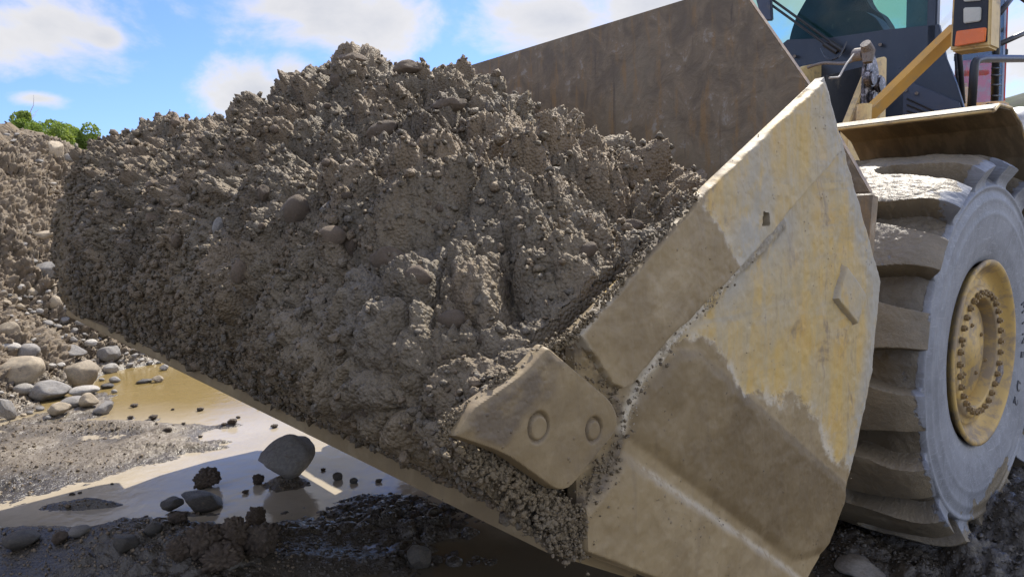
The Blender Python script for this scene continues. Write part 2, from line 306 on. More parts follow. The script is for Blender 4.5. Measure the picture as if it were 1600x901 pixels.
# ------------------------------------------------------------------ mesh helpers
def tag(o,label=None,cat=None,group=None,kind=None):
    if label:o['label']=label
    if cat:o['category']=cat
    if group:o['group']=group
    if kind:o['kind']=kind
    return o
def link_mesh(name,me,mat,parent=None,smooth=False):
    o=bpy.data.objects.new(name,me); COL.objects.link(o)
    if mat is not None and not me.materials: me.materials.append(mat)
    if parent is not None:o.parent=parent
    if smooth: me.polygons.foreach_set('use_smooth',np.ones(len(me.polygons),bool))
    return o
def np_mesh(name,V,F,attrs=None):
    """V (n,3), F (m,k) constant k"""
    me=bpy.data.meshes.new(name); F=np.asarray(F,np.int32); k=F.shape[1]
    me.vertices.add(len(V)); me.vertices.foreach_set('co',np.asarray(V,np.float32).ravel())
    me.loops.add(F.size); me.loops.foreach_set('vertex_index',F.ravel())
    me.polygons.add(len(F)); me.polygons.foreach_set('loop_start',np.arange(0,F.size,k,dtype=np.int32)); me.polygons.foreach_set('loop_total',np.full(len(F),k,np.int32))
    me.update(calc_edges=True)
    for a,d in (attrs or {}).items():
        at=me.attributes.new(a,'FLOAT','POINT'); at.data.foreach_set('value',np.asarray(d,np.float32))
    me.validate(); return me
def grid_faces(nu,nv,wrap_u=False):
    u=np.arange(nu if wrap_u else nu-1); v=np.arange(nv-1); U_,V_=np.meshgrid(u,v,indexing='ij'); U2=(U_+1)%nu
    return np.stack([U_*nv+V_,U2*nv+V_,U2*nv+V_+1,U_*nv+V_+1],-1).reshape(-1,4)
def grid_normals(P):
    du=np.gradient(P,axis=0); dv=np.gradient(P,axis=1); n=np.cross(du,dv); return n/(np.linalg.norm(n,axis=-1,keepdims=True)+1e-9)
BASE=Vector((3.6,2.95,0.0))                       # root of the loader in (b,w,z)
ROOTLOC=BV*BASE.x+WV*BASE.y
def l2w(P):                                       # (b,w,z) -> world, numpy
    P=np.asarray(P,float); return np.stack([P[...,0]*BV.x+P[...,1]*WV.x,P[...,0]*BV.y+P[...,1]*WV.y,P[...,2]],-1)
def loc(V): return Vector(V)-BASE
def bm_obj(name,bm,mat,parent,bevel=0,seg=2,smooth=False):
    if bevel:
        bmesh.ops.bevel(bm,geom=[e for e in bm.edges if len(e.link_faces)==2 and e.calc_face_angle(0)>.5],offset=bevel,segments=seg,affect='EDGES',clamp_overlap=True)
    bmesh.ops.recalc_face_normals(bm,faces=bm.faces)
    me=bpy.data.meshes.new(name); bm.to_mesh(me); bm.free()
    return link_mesh(name,me,mat,parent,smooth)
def prism(pts,lo,hi,axis='w',holes=()):
    """extrude a polygon: axis 'w' -> pts are (b,z); axis 'b' -> pts are (w,z); axis 'z' -> pts are (b,w)"""
    bm=bmesh.new(); f=(lambda p,h:loc((p[0],h,p[1]))) if axis=='w' else (lambda p,h:loc((h,p[0],p[1]))) if axis=='b' else (lambda p,h:loc((p[0],p[1],h)))
    es=[]
    for ring in (pts,*holes):
        v=[bm.verts.new(f(p,lo)) for p in ring]; es+=[bm.edges.new((v[i],v[(i+1)%len(v)])) for i in range(len(v))]
    if holes: fs=[g for g in bmesh.ops.triangle_fill(bm,use_beauty=True,edges=es)['geom'] if isinstance(g,bmesh.types.BMFace)]
    else: fs=[bm.faces.new(v)]
    r=bmesh.ops.extrude_face_region(bm,geom=fs); vs=[g for g in r['geom'] if isinstance(g,bmesh.types.BMVert)]
    d=f((0,0),hi)-f((0,0),lo); bmesh.ops.translate(bm,verts=vs,vec=d)
    bmesh.ops.recalc_face_normals(bm,faces=bm.faces); return bm
def box(b0,b1,w0,w1,z0,z1): return prism([(b0,z0),(b1,z0),(b1,z1),(b0,z1)],w0,w1)
def tube(path,r,seg=10,closed=False,bm=None,shift=True):
    bm=bm or bmesh.new(); P=[(loc(p) if shift else Vector(p)) for p in path]; rings=[]
    for i,p in enumerate(P):
        d=(P[min(i+1,len(P)-1)]-P[max(i-1,0)]).normalized(); a=d.orthogonal().normalized()
        if i and rings:                       # keep the frame from twisting
            a=(pa-d*pa.dot(d)).normalized()
        pa=a; c=d.cross(a); rr=r[i] if isinstance(r,(list,tuple)) else r
        rings.append([bm.verts.new(p+(a*math.cos(t)+c*math.sin(t))*rr) for t in [2*math.pi*k/seg for k in range(seg)]])
    for A,B in zip(rings,rings[1:]):
        for k in range(seg): bm.faces.new((A[k],A[(k+1)%seg],B[(k+1)%seg],B[k]))
    bm.faces.new(rings[0][::-1]); bm.faces.new(rings[-1]); return bm
def roundpath(P,rad,n=5):
    out=[Vector(P[0])]
    for a,b,c in zip(P,P[1:],P[2:]):
        a,b,c=map(Vector,(a,b,c)); d1=(a-b).normalized(); d2=(c-b).normalized(); s=b+d1*rad; e=b+d2*rad
        out+=[(s*(1-t)**2+b*2*t*(1-t)+e*t*t) for t in [k/n for k in range(n+1)]]
    out.append(Vector(P[-1])); return out
def roundpoly(P,rad,n=4):
    out=[]; m=len(P)
    for i in range(m):
        a,b,c=Vector(P[i-1]),Vector(P[i]),Vector(P[(i+1)%m]); r=rad[i] if isinstance(rad,(list,tuple)) else rad
        if r<=0: out.append(tuple(b)); continue
        s=b+(a-b).normalized()*r; e=b+(c-b).normalized()*r
        out+=[tuple(s*(1-t)**2+b*2*t*(1-t)+e*t*t) for t in [k/n for k in range(n+1)]]
    return out
def S(px,py,w=None,b=None,z=None):                # where the sight line of a pixel meets a plane of the loader
    d=px_dir(px,py)
    t=w/d.dot(WV) if w is not None else b/d.dot(BV) if b is not None else (z-H)/d.z
    p=d*t; return (p.dot(BV),p.dot(WV),H+p.z)
def Sb(px,py,w): q=S(px,py,w=w); return (q[0],q[2])
def lathe(profile,c,seg=96,shift=True):
    """profile (r,w) around the axle through c=(b,z)"""
    bm=bmesh.new(); rings=[]
    for r,w_ in profile:
        rings.append([bm.verts.new(loc((c[0]+r*math.cos(t),w_,c[1]+r*math.sin(t)))) for t in [2*math.pi*k/seg for k in range(seg)]] if r>1e-4 else [bm.verts.new(loc((c[0],w_,c[1])))])
    for A,B in zip(rings,rings[1:]):
        for k in range(seg):
            k2=(k+1)%seg
            if len(A)==1: bm.faces.new((A[0],B[k],B[k2]))
            elif len(B)==1: bm.faces.new((A[k],A[k2],B[0]))
            else: bm.faces.new((A[k],A[k2],B[k2],B[k]))
    return bm
# ------------------------------------------------------------------ ground: one sheet with the spoil bank, mud and puddle bed
def G(px,py): d=px_dir(px,py); t=-H/d.z; return (d.x*t,d.y*t)
FOOT=[(-30,-4.9),(5.0,-4.62),(6.1,-4.50),(7.6,-4.40),(8.7,-4.15),(11,-3.6),(16,-2.5),(30,2),(60,6)]
def foot_x(y): return np.interp(y,[a for a,b in FOOT],[b for a,b in FOOT])
def bank_base(x,y):
    d=(foot_x(y)-x)*.96
    d=d+.12*np.sin(y*2.1+1)+.08*np.sin(y*5.3)
    h=np.interp(d,[-1,0,.35,1,2.9,4.2,6,14,60],[0,0,.22,.92,2.85,3.42,3.5,2.6,1.5])*np.interp(y,[-20,3,6,11,12.5,16,40],[.95,1,1,1,.86,.66,.6])
    return h*(1-.0*sstep(d,3,6)),d
BLOBS=[]      # (x,y,rx,ry,height,rot)
def addblob(px,py,wpx,hpx,hgt):
    x,y=G(px,py); x1,_=G(px+wpx/2,py); _,y0=G(px,py+hpx/2); _,y1=G(px,py-hpx/2); BLOBS.append((x,y,abs(x1-x),abs(y1-y0)/2,hgt))
for q in [(110,735,300,110,.075),(30,700,200,110,.075),(250,690,180,60,.06),(380,665,120,12,.035),(120,790,150,25,.05),
          (60,890,500,110,.11),(330,880,330,120,.13),(20,852,330,50,.09),(200,860,200,50,.07),(560,885,300,60,.060),(640,805,190,34,.050),(560,775,110,22,.045),(650,775,130,16,.045),(520,835,220,50,.060),(440,760,90,30,.06),(590,790,300,26,.046),(330,700,260,10,.038),(560,740,60,7,.035),(420,690,160,6,.034),(200,670,200,14,.05),(452,754,120,12,.05),(325,770,74,9,.047),(312,804,96,10,.049),(268,803,50,7,.046),(150,668,160,10,.05),(680,830,160,40,.05),
          (1500,860,420,160,.17),(1600,800,300,200,.17),(1400,830,330,80,.12),(1330,880,160,60,.09),(1600,700,300,200,.14)]: addblob(*q)
for q in [(204,654,26,6,.040),(240,655,36,7,.041),(313,643,32,6,.040),(363,664,40,7,.041),(429,670,34,6,.041),(262,677,44,8,.042),(480,658,30,6,.040),(350,690,50,6,.040),(520,700,40,5,.040),(150,790,90,7,.043)]: addblob(*q)
def ground_base(x,y):
    hb,d=bank_base(x,y); g=np.full_like(x,-.052)
    for bx,by,rx,ry,h in BLOBS:
        g=g+h*np.exp(-(((x-bx)/rx)**2+((y-by)/ry)**2)*1.1)
    g=g+.07*np.exp(-((d+.35)/.35)**2)*sstep(y,5,6.3)*(1-sstep(y,6.6,7.4))
    g=g+.10*sstep(x,2.2,3.5)+.06*sstep(np.hypot(x,y),13,20)
    far=sstep(np.hypot(x,y),26,90)
    return np.maximum(g,-.08)+hb*(1-.5*far),d,hb
def build_ground():
    def axis(lo,hi,step0,stops):                  # dense core, growing outwards
        return np.array(stops)
    ys=[0.4]
    while ys[-1]<11.5: ys.append(ys[-1]+max(.0075,min(.0036*ys[-1],.0165)) if ys[-1]>2.6 else ys[-1]+.016)
    while ys[-1]<900: ys.append(ys[-1]+(ys[-1]-8)*.09)
    ylo=[.4]
    while ylo[-1]>-500: ylo.append(ylo[-1]-max(.15,abs(ylo[-1]-.4)*.35))
    ys=np.array(ylo[:0:-1]+ys)
    xs=[-7.2]
    while xs[-1]<4.2: xs.append(xs[-1]+ (.0135 if xs[-1]<.6 or 1.2<xs[-1]<3.4 else .03))
    while xs[-1]<900: xs.append(xs[-1]+(xs[-1]-2)*.12)
    xl=[-7.2]
    while xl[-1]>-900: xl.append(xl[-1]+(xl[-1]+6.8)*.22)
    xs=np.array(xl[:0:-1]+xs)
    X,Y=np.meshgrid(xs,ys,indexing='ij'); nu,nv=X.shape
    Z,d,hb=ground_base(X,Y); P=np.stack([X,Y,Z],-1); n=grid_normals(P); n[n[...,2]<0]*=-1
    q=P.reshape(-1,3).copy(); nn=n.reshape(-1,3)
    near=(np.abs(q[:,0])<9)&(q[:,1]>.3)&(q[:,1]<14)
    disp=np.zeros(len(q),np.float32); hue=disp.copy(); cav=disp.copy()
    idx=np.where(near)[0]; p=q[idx]; bank=sstep(hb.reshape(-1)[idx],.02,.25)
    inr=sstep(p[:,0],1.0,1.8)
    d1,h1=dome(p+.15*np.stack([vnoise(p,4,1),vnoise(p,4,2),vnoise(p,4,3)],1),4.2,3); d2,h2=dome(p,11,5); d3,h3=dome(p,26,7); d4,h4=dome(p,58,9)
    big=fbm(p,1.6,3,20)
    a=bank*(.13*big+.13*d1+.10*d2+.072*d3+.030*d4+.016*fbm(p,30,2,44)+.03*(1-np.abs(vnoise(p,9,45)))**2-.175)
    patchy=sstep(vnoise(p,2.2,41),-.4,.5)
    b=(1-bank)*(.010*fbm(p,5,3,30)+.016*patchy*d2*(1+4.5*inr+2.2*(1-sstep(p[:,1],3.9,4.5))*(p[:,0]<1))+.016*d3*(.45+patchy*.7)*(1+.6*inr)+.008*d4-.012+inr*(.045*fbm(p,2.6,3,77)+.030*np.sin(((p[:,0]*.766+p[:,1]*.643)*6.28/.30)+2*vnoise(p,1.5,79))*sstep(vnoise(p,1.2,78),-.6,.2)))
    # tyre ruts: tread-bar prints running beside the wheel
    disp[idx]=a+b; hue[idx]=h2*(d2>.25)*bank; cav[idx]=np.clip(1-(d2*.6+d3+d4*.5)*1.1,0,1)*(.4+.6*bank)
    q=q+nn*disp[:,None]
    far=np.hypot(q[:,0],q[:,1])>16
    wet=.7*(1-sstep(q[:,2],.008,.035)); wet=np.maximum(wet,(1-sstep(q[:,1]+.25*vnoise(q,1.3,5),4.1,4.6))*(q[:,1]>-5))  # wet low ground, plus shade painted as darkening over the near ground
    bankA=np.zeros(len(q)); bankA[:]=sstep(hb.reshape(-1),.05,.3); bankA[far]=1
    me=np_mesh('ground',q,grid_faces(nu,nv),{'bank':bankA,'wet':wet,'hue':hue,'cav':cav})
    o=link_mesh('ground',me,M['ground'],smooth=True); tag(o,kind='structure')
    return xs,ys,q[:,2].reshape(nu,nv)
GX,GY,GZ=build_ground()
def gz(x,y):
    i=int(np.clip(np.searchsorted(GX,x),1,len(GX)-1)); j=int(np.clip(np.searchsorted(GY,y),1,len(GY)-1)); return float(GZ[i,j])
def hit(px,py):
    """march a sight line onto the ground sheet (or the puddle at z=0)"""
    d=px_dir(px,py); t=.8
    while t<40:
        p=d*t; z=H+p.z; g=max(0,gz(p.x,p.y))
        if z<=g: return Vector((p.x,p.y,g)),t
        t+=.02
    return Vector((d.x*t,d.y*t,0)),t
# water sheet over the low ground
bm=bmesh.new()
for x,y in ((-5.6,.2),(14,.2),(14,14),(-4.6,14)): bm.verts.new((x,y,0))
bm.faces.new(bm.verts); me=bpy.data.meshes.new('puddle_water'); bm.to_mesh(me); bm.free()
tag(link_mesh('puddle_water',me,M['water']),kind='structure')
# ------------------------------------------------------------------ stones
def ico(sub):
    bm=bmesh.new(); bmesh.ops.create_icosphere(bm,subdivisions=sub,radius=1)
    V=np.array([v.co[:] for v in bm.verts],np.float32); F=np.array([[v.index for v in f.verts] for f in bm.faces],np.int32); bm.free(); return V,F
ICO={k:ico(k) for k in (1,2,3,4,5)}
def stone_mesh(seed,rough=.10,facets=5,sub=4,lump=0.0):
    r=np.random.default_rng(seed); V,F=ICO[sub]; V=V.copy()
    for _ in range(facets):
        n=r.normal(size=3); n/=np.linalg.norm(n); dd=r.uniform(.62,.88); s=V@n; V=V-np.where(s>dd,(s-dd)*.85,0)[:,None]*n
    V=V+V*(fbm(V+seed*3.1,1.3,3,seed)*rough)[:,None]
    if lump: V=V*(1+lump*(dome(V+seed,2.6,seed)[0]-.3)+lump*.5*(dome(V+seed,6,seed+1)[0]-.3))[:,None]
    V=V/np.abs(V).max(0)
    me=np_mesh('stone',V,F); return me
SM=[stone_mesh(100+i,.10,random.choice((0,3,5)),4) for i in range(9)]
AM=[stone_mesh(200+i,.10,11,4) for i in range(5)]
CM=[stone_mesh(300+i,.16,3,5,.42) for i in range(6)]
TM=[]
for i_ in (3,9):
    m_=stone_mesh(400+i_,.12,6,4); v_=np.zeros(len(m_.vertices)*3,np.float32); m_.vertices.foreach_get('co',v_); v_=v_.reshape(-1,3); f_=.50+.50*sstep(v_[:,0],-1.1,.35); v_[:,1]*=f_; v_[:,2]=v_[:,2]*f_+.10*(1-f_); m_.vertices.foreach_set('co',v_.ravel()); TM.append(m_)
_ms={}
def with_mat(me,mat):
    k=(me.name,mat.name)
    if k not in _ms:
        c=me.copy(); c.materials.append(mat); c.polygons.foreach_set('use_smooth',np.ones(len(c.polygons),bool)); _ms[k]=c
    return _ms[k]
def stone(name,px,py,wpx,hpx,mat,label,cat,group=None,pool=SM,tilt=0,sink=.25,depth=.85,k=None):
    """px,py = middle of the stone in the picture"""
    q,t=hit(px,py+hpx*.5*(1-sink)); d=px_dir(px,py); s=t/FPX
    rx=wpx*.5*s; rz=hpx*.5*s*1.02; ry=rx*depth
    me=with_mat(pool[(k if k is not None else random.randrange(99))%len(pool)],M[mat])
    o=bpy.data.objects.new(name,me); COL.objects.link(o)
    fwd=Vector((d.x,d.y,0)).normalized()
    o.location=(q.x+fwd.x*ry*.6,q.y+fwd.y*ry*.6,q.z+rz*(1-sink)); o.scale=(rx,ry,rz)
    yaw=math.atan2(fwd.y,fwd.x)-math.pi/2
    o.rotation_euler=Matrix.Rotation(yaw,4,'Z').to_3x3().to_4x4().__matmul__(Matrix.Rotation(R(-tilt),4,'Y')).to_euler()
    tag(o,label,cat,group); return o
named=[
 ('boulder',32,583,74,54,'stone_tan','big tan boulder cut by the left edge of the picture, beside the puddle',SM,8,0),
 ('boulder',128,588,50,52,'stone_tan','tan angular boulder with a flat sunlit top where the bank meets the puddle',AM,0,1),
 ('boulder',78,612,62,36,'stone_grey','grey wedge-shaped boulder just below the big tan boulder at the water',AM,-10,2),
 ('stone',14,520,34,26,'stone_tan','cream rounded stone at the left edge, uppermost of the stacked boulders there',SM,25,3),
 ('stone',15,545,34,18,'stone_pale','pale flat stone at the left edge above the big tan boulder',SM,0,4),
 ('stone',45,553,34,28,'stone_grey','round grey stone resting behind the big tan boulder',SM,10,5),
 ('stone',116,556,44,26,'stone_grey','oval grey stone directly behind the tan angular boulder',SM,6,6),
 ('stone',157,491,40,25,'stone_pale','light grey egg-shaped stone under the bottom corner of the bucket lip',SM,20,0),
 ('stone',191,532,38,22,'stone_tan','cream block-shaped stone on the bank above the puddle end',AM,8,3),
 ('stone',168,522,26,18,'stone_tan','small cream stone touching the left end of the cream block-shaped stone',SM,30,1),
 ('stone',172,554,34,30,'stone_grey','upright grey-brown stone under the cream block-shaped stone',AM,30,4),
 ('stone',88,478,18,24,'stone_tan','small tan stone standing on end in the gravel bank',SM,0,2),
 ('stone',117,479,42,24,'stone_pale','whitish blotched stone beside the stone that stands on end',AM,15,0),
 ('stone',174,577,22,17,'stone_pale','small light stone standing in the yellow water near the bank',SM,10,3),
 ('stone',168,604,20,9,'stone_dark','small flat dark stone lying in the yellow water',SM,0,4),
 ('stone',132,612,44,15,'stone_pale','long flat pale stone at the water edge below the angular boulder',SM,0,5),
 ('stone',141,628,30,25,'stone_tan','round tan stone beneath the long flat pale stone',SM,0,6),
 ('stone',114,630,36,18,'stone_grey','flat grey-brown stone left of the round tan stone',SM,5,7),
 ('stone',162,641,32,20,'stone_grey','slanted grey stone at the water, nearest the mud flat',AM,25,1),
 ('stone',93,641,34,22,'stone_tan','knobbly tan and brown stone on the near shore of the boulders',AM,0,2),
 ('stone',38,612,30,18,'stone_pale','pale low stone between the big tan boulder and the grey wedge',SM,0,1),
 ('stone',10,640,26,44,'stone_grey','tall grey stone with pale streaks cut by the left edge of the picture',AM,20,4),
 ('stone',247,593,17,13,'stone_tan','small upright tan stone alone out in the yellow water',AM,0,3),
 ('stone',226,596,24,8,'stone_dark','flat dark stone beside the upright tan stone in the yellow water',SM,0,0),
 ('boulder',86,237,34,34,'stone_tan','tan boulder on the skyline of the spoil bank',AM,40,0),
 ('boulder',109,249,22,16,'stone_grey','grey boulder on the skyline, right of the tan one',SM,20,2),
 ('stone',66,372,34,17,'stone_tan','flat pale tan slab half way up the spoil bank',AM,8,1),
 ('stone',76,424,42,28,'stone_grey','grey rounded stone against the far end of the loaded bucket',SM,8,3),
 ('stone',45,410,26,14,'stone_grey','small grey stone under the pale tan slab',SM,5,4),
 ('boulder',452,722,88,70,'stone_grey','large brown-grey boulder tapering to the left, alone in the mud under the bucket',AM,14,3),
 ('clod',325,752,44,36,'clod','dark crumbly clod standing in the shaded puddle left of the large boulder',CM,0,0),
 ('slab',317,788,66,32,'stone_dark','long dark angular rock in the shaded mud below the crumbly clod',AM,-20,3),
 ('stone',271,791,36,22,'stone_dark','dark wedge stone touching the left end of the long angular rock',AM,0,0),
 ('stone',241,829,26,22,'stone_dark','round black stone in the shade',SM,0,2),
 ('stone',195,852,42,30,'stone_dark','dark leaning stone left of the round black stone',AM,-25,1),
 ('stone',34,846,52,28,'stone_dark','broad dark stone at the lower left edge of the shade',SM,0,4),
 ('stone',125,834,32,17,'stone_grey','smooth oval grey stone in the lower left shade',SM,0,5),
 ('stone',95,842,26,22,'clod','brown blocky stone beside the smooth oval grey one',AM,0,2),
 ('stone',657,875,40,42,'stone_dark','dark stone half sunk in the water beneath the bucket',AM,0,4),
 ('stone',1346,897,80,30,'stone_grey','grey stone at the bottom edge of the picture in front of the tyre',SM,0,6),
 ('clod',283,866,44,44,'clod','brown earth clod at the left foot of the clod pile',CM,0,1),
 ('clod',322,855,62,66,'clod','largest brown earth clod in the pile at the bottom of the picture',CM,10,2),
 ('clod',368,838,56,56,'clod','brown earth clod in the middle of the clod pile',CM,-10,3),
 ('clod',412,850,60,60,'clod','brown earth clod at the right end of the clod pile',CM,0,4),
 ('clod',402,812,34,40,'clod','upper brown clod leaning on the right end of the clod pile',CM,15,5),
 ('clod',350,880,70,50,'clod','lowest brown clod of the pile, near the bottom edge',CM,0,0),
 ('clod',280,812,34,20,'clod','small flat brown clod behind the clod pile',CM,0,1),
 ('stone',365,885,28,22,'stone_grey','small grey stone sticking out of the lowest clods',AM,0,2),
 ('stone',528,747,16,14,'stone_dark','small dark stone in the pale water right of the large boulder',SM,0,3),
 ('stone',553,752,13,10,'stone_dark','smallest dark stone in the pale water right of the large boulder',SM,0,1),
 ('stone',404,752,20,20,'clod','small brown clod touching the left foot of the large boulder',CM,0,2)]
for nm,px,py,wp,hp,mt,lb,pool,tl,k in named:
    stone(nm,px,py,wp,hp,mt,lb,nm if nm!='slab' else 'rock',None,pool,tl,.18 if hp>20 else .3,.8,k)
# cobbles along the bank and its foot
taken=[(q[1],q[2],max(q[3],q[4])*.5) for q in named]
cn=0
for _ in range(1400):
    if cn>=150: break
    px=random.uniform(-30,285)
    lo=200+px*.45; py=random.uniform(lo,660)
    foot=655-px*.33
    if py>foot+6 and random.random()<.85: continue
    if py<440 and random.random()<.90: continue
    if px>95 and py<480: continue
    if px>100 and py<455+(px-100)*.45: continue
    if px>185 and py>575: continue
    sz=random.choice((8,9,10,12,14,17,21))*(.55+.45*py/620)
    if any((px-a)**2+((py-b)*1.3)**2<(c+sz*.45)**2 for a,b,c in taken): continue
    taken.append((px,py,sz*.5)); cn+=1
    mt=random.choice(('stone_grey','stone_grey','stone_pale','stone_tan','stone_grey'))
    stone('cobble',px,py,sz,sz*random.uniform(.5,.85),mt,f"{dict(stone_grey='grey',stone_pale='pale',stone_tan='tan')[mt]} {'fist-sized' if sz>11 else 'small'} cobble {'high on the spoil bank' if py<440 else 'in the gravel slope of the spoil bank' if py<540 else 'among the boulders at the foot of the bank'}",'cobble','cobbles strewn over the spoil bank',random.choice((SM,SM,AM)),random.uniform(-30,30),.3,random.uniform(.7,1.1))
# mud bits standing in the puddle
for i,(px,py,s) in enumerate([(210,634,13),(204,652,10),(240,652,15),(313,640,12),(363,660,16),(350,664,9),(405,637,9),(429,667,13),(313,682,8),(372,652,8),(262,674,15),(430,645,9),(480,655,11),(470,690,8),(270,640,6),(287,664,7),
      (112,772,8),(125,771,7),(175,757,6),(228,808,9),(115,773,6),(384,770,12),(592,752,12),(580,790,9),(505,735,9),(610,772,8)]):
    stone('mud_lump',px,py,s,s*.55,'clod',f"{'tiny' if s<10 else 'small'} dark mud lump in the {'sunlit' if py<690 else 'shaded'} {'left' if px<300 else 'right'} part of the puddle",'mud lump','mud lumps in the puddle',CM,0,.3,.8)
# ------------------------------------------------------------------ merged crumbs / gravel
def crumb_mesh(name,P,S_,seed,sub=1,parent=None,mat='soil',squash=(.5,1.2),attrs_val=None):
    r=np.random.default_rng(seed); V,F=ICO[sub]; n=len(P); nv=len(V)
    jit=1+.42*r.uniform(-1,1,(n,nv,1)) if sub==1 else 1+.16*r.uniform(-1,1,(n,nv,1))
    ax=r.uniform(squash[0],squash[1],(n,1,3)); a=r.uniform(0,6.28,(n,1)); 
    X=V[None]*jit*ax; c,s=np.cos(a),np.sin(a); X=np.stack([X[...,0]*c-X[...,1]*s,X[...,0]*s+X[...,1]*c,X[...,2]],-1)
    b=r.uniform(0,6.28,(n,1)); c,s=np.cos(b),np.sin(b); X=np.stack([X[...,0],X[...,1]*c-X[...,2]*s,X[...,1]*s+X[...,2]*c],-1)
    X=X*S_[:,None,None]+P[:,None,:]; FF=(F[None]+(np.arange(n)*nv)[:,None,None]).reshape(-1,3)
    return X.reshape(-1,3),FF,np.repeat(r.uniform(0,1,n),nv)
def gravel():
    r=np.random.default_rng(5); pts=[];sz=[]
    for _ in range(34000):
        px=r.uniform(-20,460); py=r.uniform(200,900)
        keep=.0
        if py<655-px*.33 and px<290: keep=.55 if not(px>100 and py<455+(px-100)*.45) else 0
        elif px<330 and 650<py<800-(px*.2): keep=.34*math.exp(-((px-80)/160)**2)
        elif py>800-px*.12: keep=.30
        if r.uniform()>keep: continue
        q,t=hit(px,py)
        if q.z<.004: continue
        pts.append(q[:]); sz.append(r.choice((.004,.005,.007,.010,.015),p=(.3,.28,.22,.14,.06))*(t/5))
    P=np.array(pts); Sz=np.array(sz); X,F,hu=crumb_mesh('g',P,Sz,3)
    me=np_mesh('gravel',X,F,{'bank':np.ones(len(X)),'wet':np.zeros(len(X)),'hue':hu,'cav':np.zeros(len(X))})
    tag(link_mesh('gravel',me,M['ground']),'loose gravel and crumbs scattered over the bank and mud','gravel',kind='stuff')
    # fine mud crumbs on the dark shaded mud at right and centre
    pts=[];sz=[]
    for _ in range(6500):
        if r.uniform()<.7: px=r.uniform(1230,1640); py=r.uniform(640,905)
        else: px=r.uniform(440,800); py=r.uniform(740,900)
        q,t=hit(px,py)
        if q.z<.003: continue
        pts.append(q[:]); sz.append(r.choice((.003,.005,.008,.012,.02),p=(.3,.3,.22,.13,.05))*(t/4.5))
    P=np.array(pts); Sz=np.array(sz); X,F,hu=crumb_mesh('g',P,Sz,4)
    me=np_mesh('mud_crumbs',X,F,{'bank':np.zeros(len(X)),'wet':np.full(len(X),1.0),'hue':hu,'cav':np.zeros(len(X))})
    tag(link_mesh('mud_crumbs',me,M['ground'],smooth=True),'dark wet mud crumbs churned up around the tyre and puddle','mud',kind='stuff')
gravel()
# ------------------------------------------------------------------ the load of soil
LKEYS=[
 (.715,[(.74,1.05),(.70,1.085),(.60,1.15),(.51,1.26),(.52,1.31),(.64,1.385),(.85,1.49),(1.00,1.54),(1.2,1.50),(1.6,1.36)]),
 (1.05,[(.74,1.05),(.70,1.085),(.60,1.16),(.51,1.29),(.55,1.41),(.69,1.50),(.90,1.58),(1.12,1.645),(1.32,1.65),(1.62,1.48)]),
 (1.40,[(.74,1.05),(.70,1.085),(.61,1.17),(.54,1.32),(.59,1.47),(.74,1.60),(.96,1.71),(1.19,1.81),(1.37,1.83),(1.65,1.62)]),
 (1.95,[(.74,1.05),(.70,1.085),(.63,1.18),(.57,1.34),(.62,1.54),(.78,1.73),(1.01,1.88),(1.24,2.01),(1.41,2.01),(1.68,1.75)]),
 (2.45,[(.74,1.05),(.70,1.085),(.64,1.19),(.60,1.37),(.65,1.58),(.81,1.80),(1.05,2.00),(1.29,2.16),(1.45,2.10),(1.68,1.82)]),
 (3.20,[(.74,1.05),(.70,1.085),(.65,1.20),(.62,1.38),(.67,1.60),(.81,1.80),(1.03,1.93),(1.29,2.05),(1.45,1.99),(1.68,1.82)]),
 (4.00,[(.74,1.05),(.70,1.085),(.66,1.21),(.63,1.40),(.68,1.64),(.80,1.86),(1.00,2.03),(1.26,2.15),(1.45,2.07),(1.68,1.85)]),
 (4.75,[(.74,1.05),(.70,1.085),(.66,1.22),(.64,1.42),(.68,1.67),(.79,1.89),(.96,2.10),(1.20,2.24),(1.43,2.12),(1.68,1.85)]),
 (5.20,[(.74,1.06),(.70,1.10),(.66,1.24),(.64,1.45),(.69,1.73),(.78,1.99),(.90,2.13),(1.14,2.25),(1.36,2.10),(1.62,1.82)])]
